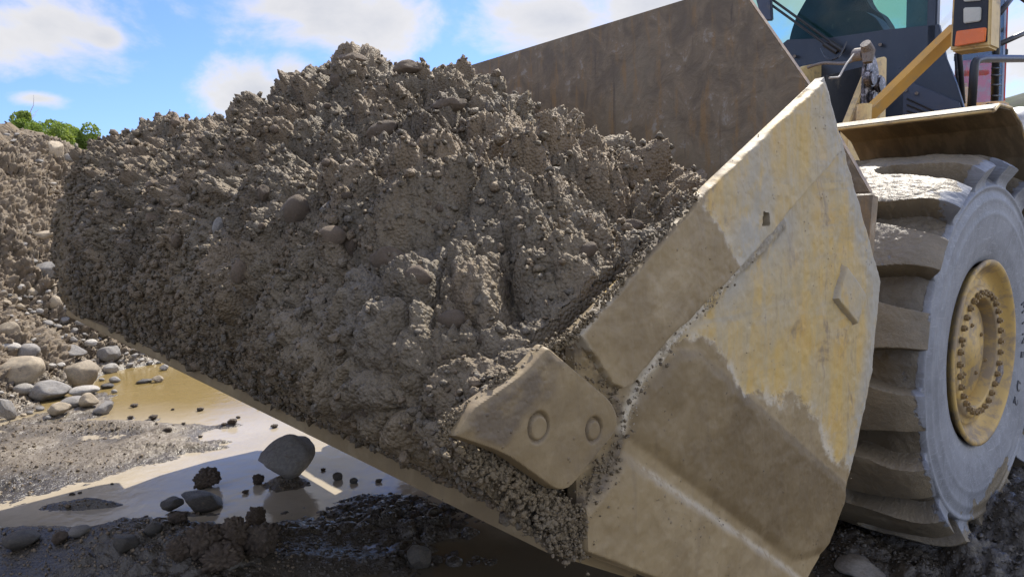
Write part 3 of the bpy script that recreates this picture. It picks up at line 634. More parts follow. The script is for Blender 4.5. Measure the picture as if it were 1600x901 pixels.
def build_soil():
    ws=[.715]
    while ws[-1]<5.2: ws.append(ws[-1]+.0032+.0013*ws[-1])
    ws=np.array(ws); K=np.array([k for k,_ in LKEYS]); C=np.array([c for _,c in LKEYS]); nt_=520
    # smooth resample of each key profile (Catmull-Rom) then interpolate across
    def cr(c,n):
        c=np.vstack([2*c[0]-c[1],c,2*c[-1]-c[-2]]); out=[]
        L=np.linalg.norm(np.diff(c[1:-1],axis=0),axis=1); T=np.r_[0,np.cumsum(L)]; T/=T[-1]
        # finer at the front
        u=np.linspace(0,1,n); u=u*.55+.45*u**1.6
        for x in u:
            i=min(len(T)-2,np.searchsorted(T,x,side='right')-1); t=(x-T[i])/(T[i+1]-T[i]); p0,p1,p2,p3=c[i:i+4]
            out.append(.5*((2*p1)+(-p0+p2)*t+(2*p0-5*p1+4*p2-p3)*t*t+(-p0+3*p1-3*p2+p3)*t**3))
        return np.array(out)
    PR=np.array([cr(np.array(c),nt_) for c in C]); P=np.zeros((len(ws),nt_,3))
    ww=np.clip(ws,K[0],K[-1]); i=np.clip(np.searchsorted(K,ww,side='right')-1,0,len(K)-2); t=(ww-K[i])/(K[i+1]-K[i]); t=(t*t*(3-2*t)*.5+t*.5)[:,None,None]
    XY=PR[i]*(1-t)+PR[i+1]*t; P[...,0]=XY[...,0]; P[...,1]=ws[:,None]; P[...,2]=XY[...,1]
    # end caps: extra rings shrinking into the heap
    def cap(row,c,dirn):
        out=[]
        for k in np.linspace(0,1,34)[1:]:
            r_=row.copy(); r_[:,0]=row[:,0]+(c[0]-row[:,0])*k; r_[:,2]=row[:,2]+(c[1]-row[:,2])*k; r_[:,1]=row[:,1]+dirn*.035*math.sin(k*math.pi/2); out.append(r_)
        return out
    far=cap(P[-1],(1.0,1.45),1); near=cap(P[0],(.80,1.25),-.1)[::-1]
    P=np.concatenate([np.array(near),P,np.array(far)]); nu=len(P)
    n=grid_normals(P); 
    if n[nu//2,nt_//2,2]<0: n=-n
    q=P.reshape(-1,3).astype(np.float32); nn=n.reshape(-1,3)
    wp=q+.035*np.stack([vnoise(q,7,1),vnoise(q,7,2),vnoise(q,7,3)],1)
    big=fbm(q,1.9,3,60); mid=fbm(q,6,2,64)
    d1,h1=dome(wp,4.6,3); d2,h2=dome(wp,10,5); d3,h3=dome(wp,22,7); jj=.010*np.stack([vnoise(q,38,81),vnoise(q,38,82),vnoise(q,38,83)],1)+.005*np.stack([vnoise(q,90,84),vnoise(q,90,85),vnoise(q,90,86)],1); d3=dome(wp+jj,22,7)[0]; d4,h4=dome(wp+jj,44,9); d5,h5=dome(q+jj*.6,92,12); fine=fbm(q,55,3,97); d2b,h2b=dome(wp+.6*jj,15,17)
    rough=sstep(vnoise(q,3.1,90),-.75,.05)      # crumbly zones against pressed smooth ones
    # protruding shoulder of earth at the near front
    bump=.09*np.exp(-(((q[:,1]-1.22)/.20)**2+((q[:,2]-1.58)/.12)**2))*(q[:,0]<1.1)+.05*np.exp(-(((q[:,1]-2.6)/.25)**2+((q[:,2]-2.1)/.15)**2))
    ridg=(1-np.abs(vnoise(wp,14,93)))**2; disp=.060*big+.030*mid+.096*d1+.068*d2+.024*ridg+.030*d3*(.5+.5*rough)+.0165*d4*(.7+.3*rough)+.0120*d5*(.75+.25*rough)+.0070*fine+.034*d2b*(.6+.4*rough)+.005*((1-np.abs(vnoise(wp+jj,31,131)))**2-.4)+.004*((1-np.abs(vnoise(q+jj,63,132)))**2-.4)-.118+bump
    zl=q[:,2]-.10*fbm(q,2.5,2,95)-.34*sstep(q[:,1],3.9,5.0)*(q[:,0]<1.0)-(-.05+.10*sstep(q[:,1],.9,1.6)+.10*sstep(q[:,1],3,5)); low=sstep(zl,1.12,1.62); disp=np.where(disp>0,disp*(.20+.80*low),disp*(.45+.55*low))-.010*(1-low)
    endn=sstep(q[:,1],.70,.86); disp=disp*(.30+.70*endn)+np.where(endn<1,-.006,0)
    q2=q+nn*disp[:,None]
    inside=(q2[:,0]>.64); q2[:,1]=np.where(inside,np.maximum(q2[:,1],.742),np.maximum(q2[:,1],.70))
    q2[:,0]=np.minimum(q2[:,0],1.735); fl=1.564-.652*q2[:,0]; q2[:,2]=np.where((q2[:,0]<.80)&(q2[:,1]>.86),np.maximum(q2[:,2],fl),q2[:,2])

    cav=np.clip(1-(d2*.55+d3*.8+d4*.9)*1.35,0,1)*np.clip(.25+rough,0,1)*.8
    hue=np.clip(.45*h2+.30*h2b+.35*h1+.25*vnoise(q,2.4,140),0,1)
    V=q2; F=grid_faces(nu,nt_)
    # loose crumbs on the surface
    r=np.random.default_rng(9); row=r.integers(34,nu-34,36000); colm=r.integers(30,int(nt_*.86),36000); k=row*nt_+colm
    d5k=rough[k]; keep=r.uniform(size=len(k))<.12+.55*d5k; k=k[keep]
    S_=r.choice((.0025,.0035,.005,.0075,.012),size=len(k),p=(.30,.34,.22,.11,.03))*(.75+.25*q2[k,1])
    Pc=q2[k]+nn[k]*S_[:,None]*.45; Pc[:,1]=np.where(Pc[:,0]>.64,np.maximum(Pc[:,1],.76),Pc[:,1])
    X,FF,hu=crumb_mesh('c',Pc,S_,12)
    rt=np.array(BASE[:]); V=l2w(V); X=l2w(X)
    tri=np.concatenate([F[:,[0,1,2]],F[:,[0,2,3]]]); allV=np.concatenate([V,X]); allF=np.concatenate([tri,FF+len(V)])
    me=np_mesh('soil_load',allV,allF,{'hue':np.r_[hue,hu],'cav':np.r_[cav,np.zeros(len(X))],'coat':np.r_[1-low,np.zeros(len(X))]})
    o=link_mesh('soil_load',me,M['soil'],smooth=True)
    tag(o,'heaped load of crumbly brown-grey earth and stones overflowing the raised bucket','soil')
    return q2.reshape(nu,nt_,3),n
SQ,SN=build_soil()
SQW=l2w(SQ); 
def soil_at(px,py):
    """nearest point of the load under a pixel"""
    d=px_dir(px,py).normalized(); o=np.array((0,0,H)); v=SQW-o; dd=np.array(d[:]); t=v@dd; dist=np.linalg.norm(v-t[...,None]*dd,axis=-1)/t
    cand=dist<.004
    if not cand.any(): cand=dist<.012
    if not cand.any(): return None
    tt=np.where(cand,t,99); i=np.unravel_index(np.argmin(tt),tt.shape); return Vector(SQW[i]),float(t[i]),i
def soil_stone(px,py,wpx,hpx,mat,label,group=None,tilt=0,pool=SM,k=0,emb=.25,name='stone'):
    r=soil_at(px,py)
    if r is None: return
    p,t,i=r; s=t/FPX; nn=Vector(l2w(SN[i])); me=with_mat(pool[k%len(pool)],M[mat]); o=bpy.data.objects.new(name,me); COL.objects.link(o)
    rx,rz=wpx*.5*s,hpx*.5*s; ry=min(rx,rz)*.9; d=px_dir(px,py); yaw=math.atan2(d.y,d.x)-math.pi/2
    o.location=p-nn*ry*emb; o.scale=(rx,ry,rz); o.rotation_euler=(Matrix.Rotation(yaw,4,'Z')@Matrix.Rotation(R(-tilt),4,'Y')).to_euler(); o.location-=nn*ry*.18; tag(o,label,'stone',group)
M['stone_soil']=stone_mat('earth_coated_stone',(.215,.158,.105),(.165,.122,.082),.75,1.4)
for a in [(546,376,28,50,'stone_soil','upright oval stone in the front of the load, beside a squat one',8,0),
          (517,359,44,34,'stone_soil','squat round stone left of the upright oval one in the load',0,1),
          (602,388,64,44,'stone_soil','broad earth-coated stone under the sunlit shoulder of the load',-18,2),
          (331,356,16,42,'stone_pale','narrow pale stone standing on edge in the far half of the load',-12,3),
          (232,342,36,22,'stone_soil','brown flat stone at the far end of the load',-32,4),
          (360,420,26,38,'stone_soil','brownish oval stone low in the middle of the load',-8,5),
          (808,250,28,30,'stone_soil','smooth grey stone sunk in the near right slope of the load',0,6),
          (700,490,44,34,'stone_soil','rounded purple-brown stone just above the bucket corner plate',10,7),
          (652,425,46,36,'stone_soil','blunt stone below the sunlit shoulder of the load',0,8),
          (595,190,50,26,'stone_soil','flat stone near the top of the load, left of the crest stones',22,1),
          (450,315,40,50,'stone_soil','large dull brown stone in the left half of the load',-15,5),
          (706,155,56,24,'stone_soil','long flat grey stone just under the crest on the right',12,4),
          (552,82,44,24,'stone_soil','dark stone capping the very top of the load',0,0),
          (522,118,26,30,'stone_soil','blocky stone leaning left of the top stone',18,3),
          (640,98,50,24,'stone_soil','dark stone on the skyline right of the top stone',5,6),
          (985,345,44,30,'stone_soil','tan-brown stone near the upper edge of the bucket side',10,2),
          (918,385,40,24,'stone_soil','brown oblong stone above the bucket side edge band',35,7),
          (740,580,26,26,'stone_soil','small brown stone beside the corner plate',0,1),
          (268,375,16,20,'stone_soil','small oval stone low at the far end of the load',0,5),
          (405,300,20,26,'stone_soil','small brown stone left of the large dull brown stone',10,2)]:
    px,py,wp,hp,mt,lb,tl,k=a; soil_stone(px,py,wp,hp,mt,lb,None,tl,AM if k in(2,4,0) else SM,k,.62)
cnt=0
for _ in range(300):
    if cnt>=55: break
    px=random.uniform(130,1000); py=random.uniform(150,690)
    s=random.choice((7,9,11,14,18))
    r=soil_at(px,py)
    if r is None: continue
    cnt+=1; soil_stone(px,py,s,s*random.uniform(.6,1),'stone_soil',f"{'tiny' if s<10 else 'small'} earth-coated pebble embedded in the {'upper' if py<350 else 'lower'} {'far' if px<400 else 'middle' if px<720 else 'near'} part of the soil load",'pebbles embedded in the load',random.uniform(-40,40),random.choice((SM,AM)),random.randrange(9),.2,'pebble')
# ------------------------------------------------------------------ the wheel loader
LD=bpy.data.objects.new('wheel_loader',None); COL.objects.link(LD); LD.location=ROOTLOC; LD.rotation_euler=(0,0,TH)
tag(LD,'muddy yellow wheel loader holding its loaded bucket raised and rolled back','wheel loader')
WB=.70; WF=5.2
side=[(.701,1.085),(.852,.993),(1.20,.775),(1.30,.757),(1.38,.80),(1.455,.845),(1.527,.917),(1.602,1.031),(1.675,1.2),(1.714,1.403),(1.518,1.696),(1.43,1.838),(.704,1.406)]
def poly_sdf(P,poly):
    d=np.full(len(P),9.0); ins=np.zeros(len(P),bool); m=len(poly)
    for i in range(m):
        a=np.array(poly[i]); b=np.array(poly[(i+1)%m]); e=b-a; v=P-a; t=np.clip((v@e)/(e@e+1e-12),0,1); q=v-t[:,None]*e; d=np.minimum(d,np.hypot(q[:,0],q[:,1]))
        c=((a[1]>P[:,1])!=(b[1]>P[:,1]))&(P[:,0]<(b[0]-a[0])*(P[:,1]-a[1])/(b[1]-a[1]+1e-12)+a[0]); ins^=c
    return np.where(ins,d,-d)
def line_d(P,pts):
    d=np.full(len(P),9.0)
    for a,b in zip(pts,pts[1:]):
        a=np.array(a);b=np.array(b);e=b-a;v=P-a;t=np.clip((v@e)/(e@e),0,1);q=v-t[:,None]*e;d=np.minimum(d,np.hypot(q[:,0],q[:,1]))
    return d
def relief(name,poly,w0,fn,parent,step=.0024,skirt=None,hole=None):
    """one wall of steel plate: grid inside a (b,z) outline, raised towards the camera side by fn"""
    A=np.array(poly); lo=A.min(0)-.004; hi=A.max(0)+.004; bs=np.arange(lo[0],hi[0],step); zs=np.arange(lo[1],hi[1],step)
    Bg,Zg=np.meshgrid(bs,zs,indexing='ij'); P=np.stack([Bg.ravel(),Zg.ravel()],1); sd=poly_sdf(P,poly)
    # slide the outermost points onto the outline so that the edge is clean
    g=np.gradient(sd.reshape(Bg.shape),step); gx,gy=g[0].ravel(),g[1].ravel(); out=(sd<0)&(sd>-step*1.6); k=np.where(out)[0]; P[k,0]-=sd[k]*gx[k]; P[k,1]-=sd[k]*gy[k]; sd2=np.where(out,0,sd)
    h,att=fn(P,np.maximum(sd2,0)); keepv=sd2>=0
    if hole is not None: keepv&=poly_sdf(P,hole)<0
    F=grid_faces(*Bg.shape)[:,::-1]; F=F[keepv[F].all(1)]
    used=np.unique(F); mp=np.full(len(P),-1); mp[used]=np.arange(len(used)); F=mp[F]; P=P[used]; h=h[used]
    V=np.stack([P[:,0],w0-h,P[:,1]],1)-np.array(BASE[:]); at={k_:np.asarray(v)[used] for k_,v in att.items()}
    me=np_mesh(name,V,F,at)
    if skirt is not None:
        # close the plate: walls from the rim back to depth w0+skirt
        bm=bmesh.new(); bm.from_mesh(me); ed=[e for e in bm.edges if len(e.link_faces)==1]; rr_=bmesh.ops.extrude_edge_only(bm,edges=ed)
        vs=[g_ for g_ in rr_['geom'] if isinstance(g_,bmesh.types.BMVert)]
        for v in vs: v.co.y=w0+skirt-BASE.y
        bmesh.ops.recalc_face_normals(bm,faces=bm.faces); bm.to_mesh(me); bm.free()
    o=link_mesh(name,me,M['relief'],parent,True); me.set_sharp_from_angle(angle=R(38)); return o
# shell: swept floor and back
inner=[(.701,1.085),(.852,.993),(1.20,.775),(1.30,.757),(1.38,.80),(1.455,.845),(1.527,.917),(1.602,1.031),(1.675,1.2),(1.714,1.403),(1.745,1.60)]
def offset(pts,dv):
    out=[]
    for i,p in enumerate(pts):
        a=Vector(pts[max(i-1,0)]); b=Vector(pts[min(i+1,len(pts)-1)]); d=(b-a).normalized(); out.append((p[0]-d.y*-dv,p[1]-d.x*dv))
    return out
bucket=bm_obj('bucket',prism(inner+offset(inner,-.03)[::-1],WB+.024,WF-.042),M['wall'],LD)
bm=prism(side,WF-.04,WF); bm_obj('side_plate',bm,M['mudfilm'],bucket,.004)
bm_obj('shadow_caster',prism([(1.70,.86),(1.86,.62),(2.24,.64),(2.30,.80),(2.30,1.55),(2.1,1.75),(1.775,1.75)],1.2,5.14),M['mudfilm'],bucket,.02)  # unseen box added behind the bucket to extend its ground shadow
# spill guard with cut-off near corner
z1,w1=1.892,.903; wc,zc=1.10,2.185; sg=[(.745,1.61),(w1,z1),(wc-.01,2.172),(1.13,2.188),(WF-.16,2.205),(WF-.06,2.0),(WF-.045,1.61)]
bm=prism(sg,1.748,1.772,'b'); bm_obj('spill_guard',bm,M['wall'],bucket,.003)
# base edge
lipc=[(.684,1.072),(.692,1.110),(.90,.985),(.888,.955)]
bm=prism(lipc,WB+.05,WF-.05); bm_obj('cutting_edge',bm,M['mudfilm'],bucket,.006)
def ring(c,r,n=20,e=1.15): return [(c[0]+r*math.cos(2*math.pi*k/n),c[1]+r*e*math.sin(2*math.pi*k/n)) for k in range(n)]
# near side: one relief sheet with its facets, the band and the corner plate laid on it
wq=WB-.012
LOW=[(.60,1.10),Sb(905,800,wq),Sb(972,716,wq),Sb(982,704,wq),Sb(1240,885,wq),Sb(1262,905,wq),(1.60,.70),(1.2,.60),(.70,.95)]
MID=[Sb(985,690,wq),Sb(990,625,wq),Sb(1070,540,wq),Sb(1105,545,wq),Sb(1330,752,wq),Sb(1340,860,wq),Sb(1246,884,wq)]
SEAM=[Sb(x,y,WB-.01) for x,y in ((978,668),(985,640),(1010,590),(1050,540),(1110,475),(1180,400),(1230,350))]
SEAM2=[Sb(x,y,WB-.01) for x,y in ((905,530),(930,575),(960,615),(978,660),(972,705),(940,760),(905,800),(890,850))]
def p3(P): return np.stack([P[:,0],P[:,1],np.zeros(len(P))],1).astype(np.float32)
def mudrelief(P):
    q=p3(P); st=np.stack([q[:,0]*3.2,q[:,1]*.6,q[:,2]],1)
    drips=sstep(fbm(st,9,3,8),.25,.7)
    return .0016*fbm(q,14,4,3)+.0010*fbm(q,60,3,4)+.0012*drips
def f_side(P,sd):
    q=p3(P); lowd=poly_sdf(P,LOW); midd=poly_sdf(P,MID); sm=line_d(P,SEAM); s2=line_d(P,SEAM2)
    wob=.004*fbm(q,18,3,12)
    h=.013*sstep(lowd+wob*.5,0,.022)+.007*sstep(midd+wob*.5,0,.030)+mudrelief(P)
    h=h-.010*sstep(P[:,1]+.56*P[:,0],1.90,1.98)*0
    crust=dome(q,70,5,True)[0]*.6+dome(q,150,6,True)[0]*.4
    j1=np.exp(-((sm+wob*1.2)/.011)**2); j2=np.exp(-((s2+wob)/.013)**2)
    h=h+(.004+.006*crust)*np.maximum(j1,j2*.9)
    h=h*sstep(sd,0,.007)-.0035*(1-sstep(sd,0,.006))
    k=P[:,1]+.56*P[:,0]-1.885-.05*np.exp(-((P[:,0]-1.02)/.08)**2)+.03*fbm(q,6,3,40)
    grey=np.clip(sstep(sd,.085,.02)*sstep(P[:,0],1.25,1.45)+.25*sstep(fbm(q,5,3,19),.1,.6)+.8*np.exp(-(sm/.05)**2)*sstep(P[:,0],1.0,1.1),0,1)
    return h,{'paint':k,'grey':grey,'dark':sstep(midd,0,.012)*(1-.35*sstep(fbm(q,7,3,31),0,.6)),'joint':np.clip(np.maximum(j1*.5,j2),0,1),'pale':np.clip(np.exp(-((sm-.004+wob)/.010)**2)*(1-sstep(P[:,0],1.02,1.16))+.55*np.exp(-((lowd-.008)/.007)**2)*sstep(P[:,0],.80,.86),0,1)}
sp=relief('side_plate',side,WB,f_side,bucket,.0026,.022)
hc=Sb(1198,343,WB-.02); hole=[(hc[0]-.010,hc[1]-.011),(hc[0]+.013,hc[1]-.009),(hc[0]+.010,hc[1]+.012),(hc[0]-.006,hc[1]+.013)]
wq=WB-.018
band=[Sb(903,523,wq),Sb(1100,300,wq),Sb(1287,122,wq),Sb(1297,142,wq),Sb(1318,237,wq),Sb(1176,404,wq),Sb(1044,540,wq),Sb(990,604,wq),Sb(972,614,wq),Sb(955,606,wq)]
def f_band(P,sd):
    q=p3(P); wob=.003*fbm(q,22,3,14); h=.017*sstep(sd+wob*sstep(sd,0,.004),-.001,.007)+mudrelief(P)*sstep(sd,0,.01)
    k=P[:,1]+P[:,0]-2.545+.05*fbm(q,6,3,41)
    grey=np.clip(.95*sstep(P[:,0]+.5*P[:,1],2.15,2.32)+.8*np.exp(-((P[:,0]-1.13)/.07)**2)+.3*sstep(fbm(q,5,3,19),0,.6),0,1)
    return h,{'paint':k,'grey':grey,'dark':np.zeros(len(P)),'joint':.9*sstep(sd,.010,0)*(1-sstep(P[:,0],1.0,1.25)),'pale':.7*sstep(sd,.012,.002)*(1-sstep(P[:,0],.76,.86))}
eb=relief('edge_band',band,WB-.0005,f_band,bucket,.0022,.0,hole)
wq=WB-.028
cp=[Sb(858,538,wq),Sb(963,628,wq),Sb(972,668,wq),Sb(890,770,wq),Sb(868,768,wq),Sb(790,712,wq),Sb(706,684,wq),Sb(738,636,wq),Sb(822,578,wq)]
cpr=roundpoly(cp,[.008,.022,.022,.018,.012,.03,.004,.012,.02]); b0=np.array(Sb(843,668,wq)); b1=np.array(Sb(930,672,wq))
def f_corner(P,sd):
    q=p3(P); h=.017*sstep(sd,-.0005,.0042)+mudrelief(P)*sstep(sd,.003,.012)*.6
    edge=sstep(sd,.028,0)*sstep(fbm(q,20,3,70),-.1,.5)
    up=(P[:,1]-1.285-.55*(P[:,0]-.60)); crust=dome(q,75,5,True)[0]*.6+dome(q,160,6,True)[0]*.4
    m=sstep(up+.05*fbm(q,12,3,71),.035,.075)*(1-sstep(P[:,0],.68,.76))*sstep(sd,.003,.016)
    h=h+.002*crust*m
    for c,rad in ((b0,.0165),(b1,.0145)):
        d=np.hypot(P[:,0]-c[0],(P[:,1]-c[1])*.88); soft=.6+.4*sstep(np.arctan2(P[:,1]-c[1],P[:,0]-c[0])+fbm(q,20,2,9),-.8,.6)
        h=h-.0060*np.exp(-((d-rad)/.0022)**2)*soft+.0012*sstep(rad-d,0,.004)
    j=np.clip(m+.6*edge,0,1)
    for c,rad in ((b0,.0165),(b1,.0145)):
        d=np.hypot(P[:,0]-c[0],(P[:,1]-c[1])*.88); j=np.maximum(j,.8*np.exp(-((d-rad)/.0022)**2))
    z=np.zeros(len(P)); return h,{'paint':z-.5,'grey':z,'dark':.35*sstep(fbm(q,8,3,72),-.3,.4),'joint':j,'pale':.8*sstep(sd,.006,.001)*sstep(P[:,0],.70,.76)}
corner=relief('corner_plate',cpr,WB-.009,f_corner,bucket,.0017,.004)
wq=WB-.014
def f_lug(P,sd):
    z=np.zeros(len(P)); return .013*sstep(sd,0,.006)+mudrelief(P)*.5,{'paint':z+.3,'grey':z+.6,'dark':z,'joint':.7*sstep(sd,.005,0),'pale':.4*sstep(sd,.006,.001)}
relief('lug_plate',[Sb(1326,412,wq),Sb(1358,460,wq),Sb(1342,510,wq),Sb(1309,468,wq)],WB+.0005,f_lug,bucket,.0024,.0)
# ------------------------------------------------------------------ wheels
CB,CZ=3.581,.932; TW=1.02
def build_tyre(parent):
    na=1540; NL=17
    prof=[(.385,1.10),(.40,1.045),(.43,1.030),(.50,1.012),(.58,1.003),(.60,1.002),(.606,.999),(.616,.999),(.622,1.003),(.66,1.003),(.668,1.000),(.678,1.000),(.686,1.005),(.715,1.012),(.722,1.002),(.735,1.003),(.740,1.020),(.756,1.036),(.770,1.058),(.777,1.085),(.781,1.12),(.787,1.20),(.792,1.40)]
    pf=np.array(prof); mir=pf[::-1][1:].copy(); mir[:,1]=2*1.40-mir[:,1]; pf=np.vstack([pf,mir])
    seg=np.linalg.norm(np.diff(pf,axis=0),axis=1); T=np.r_[0,np.cumsum(seg)]; ns=250; u=np.linspace(0,T[-1],ns)
    rr=np.interp(u,T,pf[:,0]); wwv=np.interp(u,T,pf[:,1])
    for _ in range(2): rr[1:-1]=(rr[:-2]+2*rr[1:-1]+rr[2:])/4; wwv[1:-1]=(wwv[:-2]+2*wwv[1:-1]+wwv[2:])/4
    dr=np.gradient(rr); dw=np.gradient(wwv); L=np.hypot(dr,dw); nr=dw/L; nw=-dr/L
    A=np.linspace(0,2*np.pi,na,endpoint=False)
    AA,_=np.meshgrid(A,u,indexing='ij'); RR=np.broadcast_to(rr,AA.shape); WWx=np.broadcast_to(wwv,AA.shape)
    x=(WWx-1.40)/.37                                    # -1 .. 1 across
    sidesgn=np.where(x<0,1,-1)
    ph=(AA*NL/(2*np.pi)+np.where(x<0,0.15,.65)+.05*(1-np.abs(x))*sidesgn)%1; dist=np.abs(ph-.5)*2*np.pi*.85/NL   # metres from the groove's middle
    depth_in=np.where(np.abs(x)>.22,1,0)
    hw=.054+.030*sstep(np.abs(x),.4,1.0)               # groove half-width opens outwards
    endd=np.clip((.26-np.abs(x))*.37,0,1)
    gd=np.hypot(dist,endd*1.0)
    groove=1-sstep(gd,hw-.005,hw+.003)
    treadz=sstep(RR,.735,.751)                          # lugs begin on the shoulder
    hgt=.090*treadz*(1-groove)
    P3=np.stack([AA*.85,WWx,RR],-1).reshape(-1,3)
    q3=np.stack([RR*np.cos(AA),WWx,RR*np.sin(AA)],-1).reshape(-1,3).astype(np.float32)
    nzz=fbm(q3,9,4,33).reshape(AA.shape); dd=dome(q3,16,4)[0].reshape(AA.shape); dm=dome(q3,42,6)[0].reshape(AA.shape)
    chip=sstep(vnoise(q3,11,71).reshape(AA.shape),.5,.8)*treadz*(1-groove)
    topz=sstep(np.sin(AA),.2,.7)
    hgt=hgt+(.0035*nzz+.004*dm*topz+.004*dd*topz)*treadz-.009*chip+.0008*nzz
    hgt=hgt+.004*groove*treadz*nzz
    Rf=RR+hgt*nr; Wf=WWx+hgt*nw
    V=np.stack([CB+Rf*np.cos(AA),Wf,CZ+Rf*np.sin(AA)],-1).reshape(-1,3)-np.array(BASE[:])
    z=CZ+RR*np.sin(AA)
    n2=fbm(q3,5,4,50).reshape(AA.shape); n3=fbm(q3,22,3,51).reshape(AA.shape)
    mud=sstep(RR,.735,.775)*.66+.22*treadz+.42*n2*sstep(RR,.70,.76)*(1-sstep(RR,.776,.79))+.15*n3
    mud=np.maximum(mud,.62*groove*treadz+.1*n3)
    mud=mud-.32*sstep(z,1.45,1.65)*sstep(-x,.82,.98)*(RR<.772)
    mud=np.maximum(mud,sstep(z+.10*n2+.04*n3,.40,.24)*.9*sstep(RR,.5,.62))
    mud=np.where(RR<.44,mud*.4+.2*n2,mud)
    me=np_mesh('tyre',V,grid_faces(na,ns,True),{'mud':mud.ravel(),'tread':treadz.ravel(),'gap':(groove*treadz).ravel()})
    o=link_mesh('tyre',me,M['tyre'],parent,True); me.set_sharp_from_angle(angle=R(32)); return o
def build_wheel():
    wh=bpy.data.objects.new('wheel',None); COL.objects.link(wh); wh.parent=LD
    build_tyre(wh)
    pr=[(.372,1.08),(.385,1.05),(.402,1.030),(.412,1.020),(.412,1.012),(.400,1.008),(.388,1.014),(.378,1.030),(.366,1.050),(.350,1.064),(.330,1.070),(.326,1.062),(.318,1.058),(.300,1.060),(.296,1.052),(.290,1.044),(.283,1.040),(.247,1.040),(.241,1.046),(.238,1.09),(.236,1.105)]
    bm_obj('rim',lathe(pr,(CB,CZ),128),M['rimyellow'],wh,0,2,True)
    hub=[(.2355,1.104),(.225,1.108),(.216,1.086),(.165,1.082),(.158,1.072),(.075,1.070),(.066,1.058),(0,1.056)]
    hb=bm_obj('hub',lathe(hub,(CB,CZ),96),M['rimyellow'],wh,0,2,True)
    # bolts
    b=bmesh.new(); bmesh.ops.create_cone(b,cap_ends=True,segments=6,radius1=.0130,radius2=.0120,depth=.016,matrix=Matrix.Rotation(R(90),4,'X'))
    bmesh.ops.create_cone(b,cap_ends=True,segments=14,radius1=.007,radius2=.006,depth=.022,matrix=Matrix.Translation((0,-.006,0))@Matrix.Rotation(R(90),4,'X'))
    me=bpy.data.meshes.new('bolt'); b.to_mesh(me); b.free(); me.materials.append(grimy('rim_bolt_paint',(.22,.15,.07),(.30,.21,.09),(.10,.07,.05),.45,30))
    for k in range(32):
        a=2*math.pi*(k+.3)/32; o=bpy.data.objects.new('bolt',me); COL.objects.link(o); o.parent=wh; o.location=loc((CB+.266*math.cos(a),1.031,CZ+.266*math.sin(a))); o.rotation_euler=(0,a,0); o.scale=(1.15,.8,1.15)
    for a,rad in ((.5,.13),(1.7,.12),(2.8,.135),(3.9,.13),(5.2,.12),(-.35,.19)):
        o=bpy.data.objects.new('plug',me); COL.objects.link(o); o.parent=wh; o.scale=(.8,.5,.8); o.location=loc((CB+rad*math.cos(a),1.068,CZ+rad*math.sin(a)))
    # clamp at the lower right of the rim
    bm=bmesh.new(); pts=[]
    for a in (-34,-25,-16): pts.append((CB+.333*math.cos(R(a)),1.052,CZ+.333*math.sin(R(a))))
    bm_obj('rim_clamp',tube(pts,[.018,.026,.018],8),M['castgrey'],wh)
    # raised sidewall lettering
    txt='MINE D2'; cu=bpy.data.curves.new('t','FONT'); lm=plain('pale_dust_letters',(.075,.08,.09),.6)
    for i,ch in enumerate(txt):
        if ch==' ': continue
        cu.body=ch; cu.size=.078; cu.extrude=.0035; cu.align_x='CENTER'; to=bpy.data.objects.new('t',cu); COL.objects.link(to)
        dg=bpy.context.evaluated_depsgraph_get(); tm=bpy.data.meshes.new_from_object(to.evaluated_get(dg)); bpy.data.objects.remove(to)
        a=R(17-8.6*i); rb=.505
        c=Vector((CB+rb*math.cos(a),1.0095,CZ+rb*math.sin(a)))-BASE; rad=Vector((math.cos(a),0,math.sin(a))); tan=Vector((math.sin(a),0,-math.cos(a)))
        mt=Matrix(((tan.x,rad.x,0,c.x),(tan.y,rad.y,-1,c.y),(tan.z,rad.z,0,c.z),(0,0,0,1))); tm.transform(mt); link_mesh('letter',tm,lm,wh)
    bpy.data.curves.remove(cu)
    return wh
wh=build_wheel()
def copy_part(o,parent):
    c=o.copy(); COL.objects.link(c); c.parent=parent
    for ch in [x for x in o.children]: 
        k=ch.copy(); COL.objects.link(k); k.parent=c
    return c
w2=copy_part(wh,LD); w2.scale=(1,-1,1)                             # far front wheel: mirrored across the machine
w3=copy_part(wh,LD); w3.location=(3.45,0,0)
w4=copy_part(wh,LD); w4.location=(3.45,0,0); w4.scale=(1,-1,1)
# ------------------------------------------------------------------ fender
fp=[(3.44,1.955),(3.50,1.985),(3.66,1.985),(3.80,1.93),(3.95,1.80),(4.10,1.60),(4.24,1.32),(4.30,1.10)]
fo=[(p[0]+.012,p[1]+.018) for p in fp]; fo[0]=(3.43,1.975)
fender=bm_obj('fender',prism(fp+fo[::-1],.975,1.72),M['underfender'],LD,.003)
rimp=[(p[0],.975,p[1]+.010) for p in fp]
bm=tube([(3.435,1.72,1.966),(3.435,.99,1.966)]+rimp,.006,8); bm_obj('fender_edge',bm,M['pale_yellow'],fender)
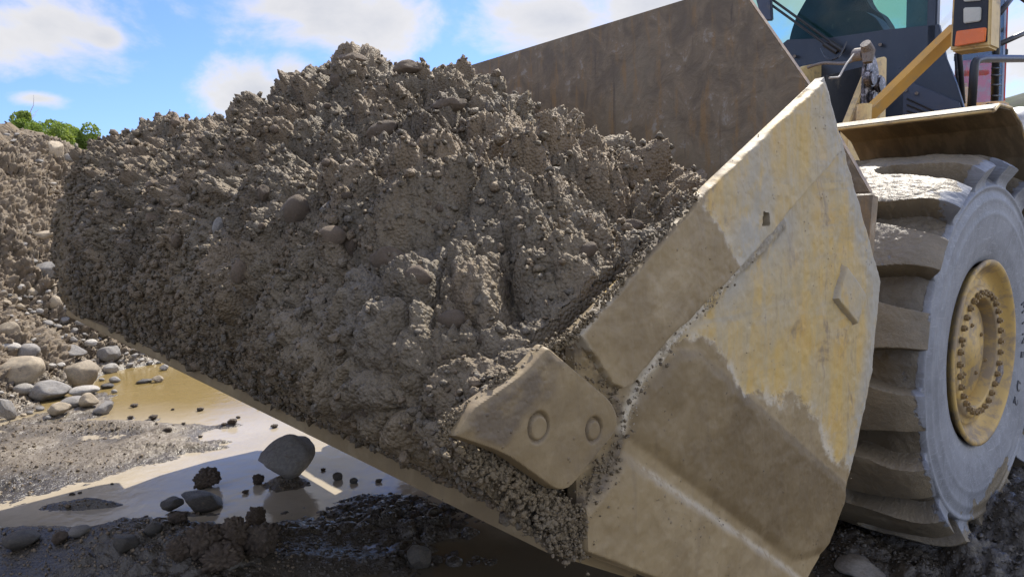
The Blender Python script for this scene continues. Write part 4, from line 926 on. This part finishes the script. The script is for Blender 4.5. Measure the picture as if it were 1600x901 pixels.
# ------------------------------------------------------------------ frame, tower, arms
bm_obj('front_frame',box(2.45,4.6,1.9,4.05,.5,1.5),M['yellow'],LD,.03)  # unseen frame, made oversized to shade the ground ahead of the wheels
bm_obj('axle',tube([(CB,1.5,CZ),(CB,4.4,CZ)],.19,20),M['yellow'],LD)
bm_obj('rear_frame',box(5.1,9.0,2.25,3.65,.62,1.5),M['yellow'],LD,.04)
bm_obj('engine_hood',prism([(7.7,1.5),(9.4,1.5),(9.4,2.05),(9.1,2.2),(7.7,2.2)],2.2,3.7),M['yellow'],LD,.05)
for w0 in (2.25,3.45):
    bm_obj('lift_arm',prism([(4.3,2.02),(4.5,2.05),(4.45,1.85),(3.3,1.35),(2.2,.86),(1.75,.82),(1.72,1.02),(2.2,1.12),(3.2,1.65)],w0,w0+.16),M['yellow'],LD,.015)
wt=2.0; tw=[Sb(1326,195,wt),Sb(1366,96,wt),Sb(1384,88,wt),Sb(1386,92,wt),Sb(1384,196,wt)]
tower=bm_obj('loader_tower',prism(tw+[(tw[-1][0],1.3),(tw[0][0]-.1,1.3)],wt,wt+.05),M['pale_yellow'],LD,.006)
# greasy pin joint on the tower
wj=wt-.03; c=Sb(1361,130,wj)
def disc(c,r,w0,w1,n=28): return prism(ring(c,r,n,1),w0,w1)
pj=bm_obj('pin_plate',prism(roundpoly([(c[0]-.09,c[1]-.20),(c[0]+.11,c[1]-.17),(c[0]+.12,c[1]+.10),(c[0]+.03,c[1]+.21),(c[0]-.07,c[1]+.12)],.05),wj,wt-.001),M['grease'],tower,.008)
bm_obj('pin',disc(Sb(1353,124,wj),.052,wj-.05,wj-.001),M['grease'],tower,.01)
bm_obj('pin',disc(Sb(1369,134,wj),.060,wj-.04,wj-.001),M['grease'],tower,.012)
bm_obj('pin',disc(Sb(1361,155,wj),.05,wj-.03,wj-.001),M['grease'],tower,.01)
# cast link on top of the tower
a=S(1345,88,w=wt+.02); b=S(1348,70,w=wt)
bm_obj('pivot_sleeve',tube([S(1337,86,w=wt+.05),S(1352,84,w=wt-.02)],.040,16),M['castgrey'],tower)
bm_obj('link',tube([S(1352,68,w=wt-.05),S(1357,80,w=wt-.05),S(1356,98,w=wt-.05)],[.03,.04,.028],12),M['castgrey'],tower)
bm_obj('hose',tube(roundpath([S(1334,85,w=wt),S(1322,101,w=wt),S(1311,121,w=wt),S(1296,122,w=wt)],.02),.006,8),M['cable'],tower)
bm_obj('hose',tube(roundpath([S(1283,76,w=2.6),S(1290,92,w=2.5),S(1306,95,w=2.4),S(1316,82,w=2.4),S(1322,66,w=2.4)],.08),.006,8),M['black'],tower)
bm_obj('hose',tube(roundpath([S(1262,106,w=2.6),S(1283,98,w=2.5),S(1318,100,w=2.3),S(1340,92,w=2.1)],.08),.011,8),M['castgrey'],tower)
# far tower plate, pale yellow, with rounded top
wt2=3.0; t2=[Sb(1245,150,wt2),Sb(1252,108,wt2),Sb(1262,102,wt2),Sb(1278,99,wt2),Sb(1296,106,wt2),Sb(1312,108,wt2),Sb(1306,190,wt2)]
bm_obj('loader_tower',prism(t2,wt2,wt2+.06),M['pale_yellow'],LD,.006)
bm_obj('dark_gap_sheet',prism([Sb(1290,118,2.6),Sb(1352,104,2.6),Sb(1352,215,2.6),Sb(1290,215,2.6)],2.6,2.64),M['black'],LD,.004)  # black sheet standing in for the shaded gap between the tower plates
# ------------------------------------------------------------------ cab
CBF=6.05; WN=2.1; WFR=3.85; CR=7.7
def F_(px,py): q=S(px,py,b=CBF); return (q[1],q[2])
cab=bpy.data.objects.new('cab',None); COL.objects.link(cab); cab.parent=LD
lowp=[F_(1466,-10),F_(1467,40),F_(1480,92),F_(1496,130),F_(1508,172),F_(1512,200),(F_(1512,200)[0],1.75),(WFR,1.75),(WFR,F_(1467,40)[1]+.02)]
zt=F_(1467,40)[1]
lp=[F_(1467,38),F_(1478,92),F_(1494,130),F_(1507,172),F_(1510,200),(F_(1510,200)[0],1.75),(WFR,1.75),(WFR,F_(1200,88)[1]),F_(1200,88),F_(1230,62),F_(1290,60),F_(1380,47)]
bm_obj('front_panel',prism(lp,CBF,CBF+.04,'b'),M['navy'],cab,.004)
topz=4.35
for wp in (F_(1464,20)[0],WFR-.05): bm_obj('pillar',box(CBF,CBF+.07,wp,wp+.07,zt-.2,topz),M['navy'],cab,.01)
wp=F_(1464,20)[0]
for wr in (wp,WFR-.07): bm_obj('pillar',box(CR-.08,CR,wr,wr+.07,1.75,topz),M['navy'],cab,.01)
bm_obj('roof',box(CBF-.12,CR+.1,wp-.05,WFR+.05,topz,topz+.16),M['white'],cab,.05)
bm_obj('floor_pan',box(CBF+.05,CR,wp,WFR,1.68,1.76),M['navy'],cab,.01)
bm_obj('rear_panel',box(CR-.06,CR-.02,wp+.75,WFR-.07,1.76,2.72),M['navy'],cab,.004)
bm_obj('side_door',box(CBF+.08,CR-.08,wp,wp+.006,1.76,topz),M['clearglass'],cab)
bm_obj('side_door',box(CBF+.08,CR-.08,WFR-.03,WFR,1.76,2.55),M['navy'],cab,.004)
bm=bmesh.new(); 
bm_obj('windshield',box(CBF+.012,CBF+.018,wp+.07,WFR-.05,zt-.12,topz),M['glass'],cab)
bm_obj('rear_window',box(CR-.05,CR-.044,wp+.75,WFR-.07,2.72,topz),M['glass'],cab)
# seat and console seen through the glass
q=lambda px,py,b:(S(px,py,b=b)[1],S(px,py,b=b)[2])
bs=6.75
seat=[q(1225,95,bs),q(1236,48,bs),q(1244,25,bs),q(1262,-6,bs),q(1270,-60,bs),q(1345,-60,bs),q(1353,0,bs),q(1362,14,bs),q(1376,22,bs),q(1388,40,bs),q(1392,95,bs)]
bm_obj('seat',prism(roundpoly(seat,.03),bs,bs+.16,'b'),plain('dark_blue_seat',(.035,.05,.07),.7),cab,.03,3)
bd=6.3
dash=[q(1215,100,bd),q(1240,66,bd),q(1262,44,bd),q(1282,24,bd),q(1300,18,bd),q(1348,16,bd),q(1368,28,bd),q(1384,52,bd),q(1400,100,bd)]
bm_obj('dashboard',prism(roundpoly(dash,.03),bd,bd+.2,'b'),plain('dashboard_plastic',(.028,.038,.052),.55),cab,.02,3)
q0=q(1418,-40,CBF+.05); q1=q(1462,38,CBF+.05)
bm_obj('window_shade',prism([(q1[0],q0[1]),(q0[0],q0[1]),(q0[0],q1[1]),(q1[0],q1[1])],CBF+.045,CBF+.055,'b'),plain('blue_tint',(.07,.13,.19),.3),cab)
vp=[F_(1413,128),F_(1424,128),F_(1500,160),F_(1508,186),F_(1470,196),F_(1413,196)]
vent=bm_obj('vent_panel',prism(vp,CBF-.03,CBF-.001,'b'),M['slate'],cab,.005)
for k in range(3):
    y0=160+k*8; bm_obj('slot',tube([S(1417,y0-6+k*1.5,b=CBF-.036),S(1474,y0+20-k*1.0,b=CBF-.036)],.007,6),M['black'],vent)
for px,py in ((1432,146),(1497,180),(1375,70),(1241,88),(1415,141)):
    bm_obj('screw',tube([S(px,py,b=CBF-.05),S(px+.4,py,b=CBF-.002)],.013,10),M['castgrey'],cab)
wb=CBF-.10
for A,B in (((1183,-8),(1308,82)),((1196,-8),(1318,80))):
    pts=[S(A[0],A[1],b=wb),S(B[0],B[1],b=wb)]
    wi=bm_obj('wiper',tube(pts,.011,8),M['black'],cab)
    m=S(B[0]-20,B[1]-13,b=wb); e=S(B[0],B[1],b=wb); bm_obj('wiper_motor_arm',tube([m,e],.022,8),M['black'],wi)
bm_obj('mirror',prism([(S(1175,-20,b=5.9)[1],S(1175,-20,b=5.9)[2]),(S(1203,-20,b=5.9)[1],S(1203,-20,b=5.9)[2]),(S(1206,32,b=5.9)[1],S(1206,32,b=5.9)[2]),(S(1190,33,b=5.9)[1],S(1190,33,b=5.9)[2])],5.9,5.94,'b'),M['slate'],cab,.01)
# ------------------------------------------------------------------ work light on its yellow arm
bL=4.55
def LQ(px,py): q_=S(px,py,b=bL); return (q_[1],q_[2])
hl=bm_obj('headlight',prism([LQ(1550,-30),LQ(1547,73),LQ(1484,81),LQ(1489,-30)],bL,bL+.16,'b'),M['pale_yellow'],LD,.012,3)
e=[LQ(1546,-20),LQ(1543,66),LQ(1488,73),LQ(1493,-20)]
bm_obj('lamp_bezel',prism(e,bL-.008,bL-.001,'b'),M['black'],hl,.003)
bm_obj('lens',prism(roundpoly([LQ(1535,12),LQ(1534,34),LQ(1507,38),LQ(1507,13)],.012),bL-.020,bL-.008,'b'),M['lens'],hl,.004)
bm_obj('lens',prism(roundpoly([LQ(1535,-24),LQ(1535,2),LQ(1507,4),LQ(1508,-24)],.012),bL-.020,bL-.008,'b'),M['lens'],hl,.004)
bm_obj('turn_signal',prism(roundpoly([LQ(1543,44),LQ(1541,66),LQ(1494,74),LQ(1497,50)],.008),bL-.030,bL-.008,'b'),M['orange'],hl,.006)
arm_a=S(1352,184,w=1.95); arm_b=S(1496,45,b=bL+.2)
def bar(a,b,hw,hh):
    a,b=loc(a),loc(b); d=(b-a).normalized(); s=Vector((0,1,0)).cross(d).normalized(); bm=bmesh.new(); rings=[]
    for p in (a,b): rings.append([bm.verts.new(p+Vector((0,1,0))*sw*hw+s*sh*hh) for sw,sh in ((-1,-1),(1,-1),(1,1),(-1,1))])
    A,B=rings
    for k in range(4): bm.faces.new((A[k],A[(k+1)%4],B[(k+1)%4],B[k]))
    bm.faces.new(A[::-1]); bm.faces.new(B); return bm
bm_obj('lamp_arm',bar(arm_a,arm_b,.03,.045),M['yellow'],LD,.008)
bm_obj('arm_socket',tube([S(1351,164,w=1.93),S(1349,196,w=1.93)],.042,14),M['pale_yellow'],LD)
# ------------------------------------------------------------------ handrails, step guard, box and tank behind the fender
rw=1.75
def T(pts,r,name='handrail',mat='black',w=rw,rad=.05): return bm_obj(name,tube(roundpath([S(x,y,w=w) for x,y in pts],rad),r,10),M[mat],LD,0,2,True)
T([(1518,170),(1523,96),(1535,92),(1605,92),(1680,92)],.028)
T([(1505,172),(1499,84),(1497,40)],.020,w=2.0); T([(1499,172),(1494,84)],.014,w=2.02)
T([(1557,-20),(1557,60),(1554,158)],.028,'grab_post',w=1.9)
for y in (107,118,133,150): T([(1550,y),(1563,y-.5)],.008,'post_hook',w=1.88,rad=.01)
T([(1561,22),(1588,-12)],.022,w=1.9); T([(1560,70),(1605,50),(1660,26)],.022,w=1.9); T([(1590,-6),(1640,30)],.016,w=1.9)
T([(1545,169),(1568,170),(1586,188),(1590,204),(1580,220)],.030,'guard_tube',w=1.35,rad=.05)
wq=1.95; bx=[Sb(1508,166,wq),Sb(1513,161,wq),Sb(1576,157,wq),Sb(1582,175,wq),Sb(1590,215,wq),Sb(1540,225,wq),Sb(1508,215,wq)]
bm_obj('battery_box',prism(bx,wq,wq+.5),M['yellow'],LD,.02)
tk=S(1592,205,w=2.05); bm=bmesh.new(); bmesh.ops.create_uvsphere(bm,u_segments=32,v_segments=20,radius=1,matrix=Matrix.Translation(loc(tk))@Matrix.Diagonal((.30,.22,.22,1)))
bm_obj('air_tank',bm,M['silver'],LD,0,2,True)
# ------------------------------------------------------------------ mud stuck in the joints of the bucket side
def caked():
    r=np.random.default_rng(21); P=[];Sz=[]
    def seam(pts,n,spread,s0,s1,w_):
        for _ in range(n):
            k=r.integers(0,len(pts)-1); t=r.uniform(); px=pts[k][0]*(1-t)+pts[k+1][0]*t; py=pts[k][1]*(1-t)+pts[k+1][1]*t
            px+=r.normal()*spread; py+=r.normal()*spread; q_=S(px,py,w=w_+r.uniform(-.004,.004)); P.append(q_); Sz.append(s0+(s1-s0)*r.uniform()**2.2)
    seam([(858,540),(905,575),(955,622),(978,668)],60,4,.0012,.0035,WB-.012)
    seam([(905,528),(945,600),(975,618)],40,4,.0012,.0035,WB-.008)
    seam([(975,690),(985,640),(1010,590),(1050,535),(1110,470),(1180,395)],50,7,.0015,.004,WB-.012)
    seam([(972,680),(935,735),(900,775)],110,7,.0010,.0035,WB-.010); seam([(960,720),(925,790),(900,858)],190,12,.0010,.0038,WB-.010)
    seam([(730,705),(790,735),(850,785),(880,820),(895,850)],2300,15,.0008,.0062,WB+.002); seam([(880,780),(895,820),(903,858)],420,9,.0008,.0045,WB-.004)
    seam([(690,690),(700,660),(745,635),(790,590),(835,570),(858,545),(900,520),(960,455),(1020,375),(1090,300)],2400,6,.0010,.0042,WB-.012)
    seam([(1100,300),(1180,222),(1285,125)],160,1.6,.0008,.0024,WB-.004)
    seam([(780,780),(860,850),(905,864)],420,5,.002,.007,WB+.02)
    seam([(1040,880),(1200,700),(1100,620)],60,60,.0008,.0018,WB-.018)
    PP,SS=list(P),list(Sz); P.clear(); Sz.clear()
    seam([(975,690),(985,640),(1010,590),(1050,535),(1110,470),(1120,460)],220,5,.0006,.0020,WB-.012)
    P2=l2w(np.array(P)); X,F,hu=crumb_mesh('c',P2,np.array(Sz),37); me=np_mesh('dried_mud',X,F)
    tag(link_mesh('dried_mud',me,plain('dry_pale_mud',(.40,.35,.26),.8),smooth=True),'pale dried mud line along the joint under the bucket edge band','mud',kind='stuff')
    P_=l2w(np.array(PP)); X,F,hu=crumb_mesh('c',P_,np.array(SS),31)
    me=np_mesh('caked_mud',X,F,{'hue':hu*.3,'cav':np.zeros(len(X)),'coat':np.ones(len(X))}); tag(link_mesh('caked_mud',me,M['soil'],smooth=True),'dried mud crumbs stuck in the joints of the bucket side','mud',kind='stuff')
caked()
# ------------------------------------------------------------------ background: trees, hill, red machine
def tree(name,label,px,py_top,py_base,wpx,dist,seed,bare=False,group=None):
    r=np.random.default_rng(seed); d=px_dir(px,py_base); d.normalize(); t=dist/math.hypot(d.x,d.y); base=Vector((d.x*t,d.y*t,0)); zb=H+d.z*t; 
    dt=px_dir(px,py_top).normalized(); zt_=H+dt.z*dist/math.hypot(dt.x,dt.y); base.z=0
    root=bpy.data.objects.new(name,None); COL.objects.link(root); root.location=(base.x,base.y,0); tag(root,label,'tree',group)
    hgt=zt_; rad=wpx*.5*dist/FPX; bm=bmesh.new()
    def limb(a,dr,L,rr,dep):
        pts=[a]; 
        for k in range(4): dr=(dr+Vector(r.normal(0,.13,3))).normalized(); pts.append(pts[-1]+dr*L/4)
        tube(pts,[rr*(1-.16*k) for k in range(5)],6,bm=bm,shift=False)
        if dep>0:
            for k in range(3 if not bare else 4):
                s=pts[2+int(r.integers(0,3))]; nd=(dr+Vector(r.normal(0,.55,3))+Vector((0,0,.15))).normalized(); limb(s,nd,L*.62,rr*.5,dep-1)
    limb(Vector((0,0,-.5)),Vector((0,0,1)),hgt*(.62 if bare else .45),.05*hgt*.5,3 if bare else 2)
    me=bpy.data.meshes.new('trunk'); bm.to_mesh(me); bm.free(); link_mesh('trunk',me,M['hazybark'] if bare else M['bark'],root)
    if not bare:
        n=16000; cl=r.normal(0,1,(26,3)); cl/=np.linalg.norm(cl,axis=1,keepdims=True); cl*=r.uniform(.3,.85,(26,1)); cs=r.uniform(.16,.32,26); k=r.integers(0,26,n)
        v=r.normal(0,1,(n,3)); v/=np.linalg.norm(v,axis=1,keepdims=True); P=cl[k]+v*(cs[k]*r.uniform(.5,1,n)**.5)[:,None]
        P=P*np.array((rad*2.1,rad*2.1,1.75))+np.array((0,0,hgt-1.7)); s=.075*r.uniform(.6,1.3,(n,1,1)); a=r.normal(0,1,(n,3)); a/=np.linalg.norm(a,axis=1,keepdims=True); b=np.cross(a,r.normal(0,1,(n,3))); b/=np.linalg.norm(b,axis=1,keepdims=True)
        Q=np.stack([P-a*.5*s[:,0],P+b*.6*s[:,0],P+a*.9*s[:,0],P-b*.6*s[:,0]],1).reshape(-1,3)
        me=np_mesh('crown',Q,np.arange(4*n).reshape(-1,4)); link_mesh('crown',me,M['leaf'],root)
for i,(px,yt,yb,wd,dist,lb) in enumerate([(38,170,240,46,40,'leftmost bright green tree above the spoil bank'),(68,171,240,44,42,'second bright green tree from the left above the spoil bank'),
     (96,180,240,42,41,'third bright green tree from the left, with a rounded crown'),(121,190,240,38,40,'rightmost and lowest bright green tree above the spoil bank')]):
    tree('leafy_tree',lb,px,yt,yb,wd,dist,40+i)
tree('bare_tree','leafless grey tree at the left edge behind the spoil bank',2,165,240,22,70,70,True)
def hill():
    nu,nv=90,30; P=np.zeros((nu,nv,3)); 
    for i in range(nu):
        az_=R(-75+150*i/(nu-1)); rng=260
        up_=np.interp(math.degrees(az_),[-75,-40,-34,-20,10,30,33.2,36,39,45,75],[1.5,3.2,2.2,1.5,1.2,1.6,7.2,8.2,6.8,6,4])
        for j in range(nv):
            t=j/(nv-1); rr=rng-120+160*t; z=rr*math.tan(R(up_))*sstep(t,0,.75)*.98*(1 if t<.8 else 1-(t-.8)*.3); P[i,j]=(rr*math.sin(az_),rr*math.cos(az_),z-1.5*(1-t))
    q_=P.reshape(-1,3).astype(np.float32); q_[:,2]+=fbm(q_,.03,5,3)*1.6
    link=link_mesh('hills',np_mesh('hills',q_,grid_faces(nu,nv)),M['hill'],smooth=True); tag(link,kind='structure')
hill()
# red excavator parked behind the loader
def red_machine():
    dist=13.0; d=px_dir(1530,150); s=dist/math.hypot(d.x,d.y); c=Vector((d.x*s,d.y*s,0)); yaw=math.atan2(d.x,d.y)
    root=bpy.data.objects.new('excavator',None); COL.objects.link(root); root.location=c; root.rotation_euler=(0,0,-yaw)
    tag(root,'red excavator seen between the handrail posts behind the yellow loader','excavator')
    def bx(name,x0,x1,y0,y1,z0,z1,mat,bev,par=root):
        bm=bmesh.new(); bmesh.ops.create_cube(bm,size=1,matrix=Matrix.Translation(((x0+x1)/2,(y0+y1)/2,(z0+z1)/2))@Matrix.Diagonal((x1-x0,y1-y0,z1-z0,1)))
        return bm_obj(name,bm,M[mat],par,bev,3)
    for x0 in (-1.3,.8): bx('track',x0,x0+.5,-1.9,1.9,0,.8,'black',.25)
    bx('undercarriage',-.8,.8,-.9,.9,.3,.9,'black',.05)
    body=bx('body',-.30,.30,-1.1,.2,.95,4.45,'red',.14)
    bx('cab_glass',-.2,.2,-1.12,-1.10,3.9,4.3,'black',.01,body)
    bx('body_rail',-.31,.31,-1.16,-1.10,3.62,3.70,'black',.01,body)
    bx('counterweight',-.6,.6,.22,.6,1.0,2.0,'red',.15)
    bx('yellow_cover',-.30,-.05,-1.3,-1.12,2.7,3.3,'yellow',.12,body); bx('lamp_bar',.18,.23,-1.17,-1.12,3.2,4.3,'silver',.02,body)
red_machine()
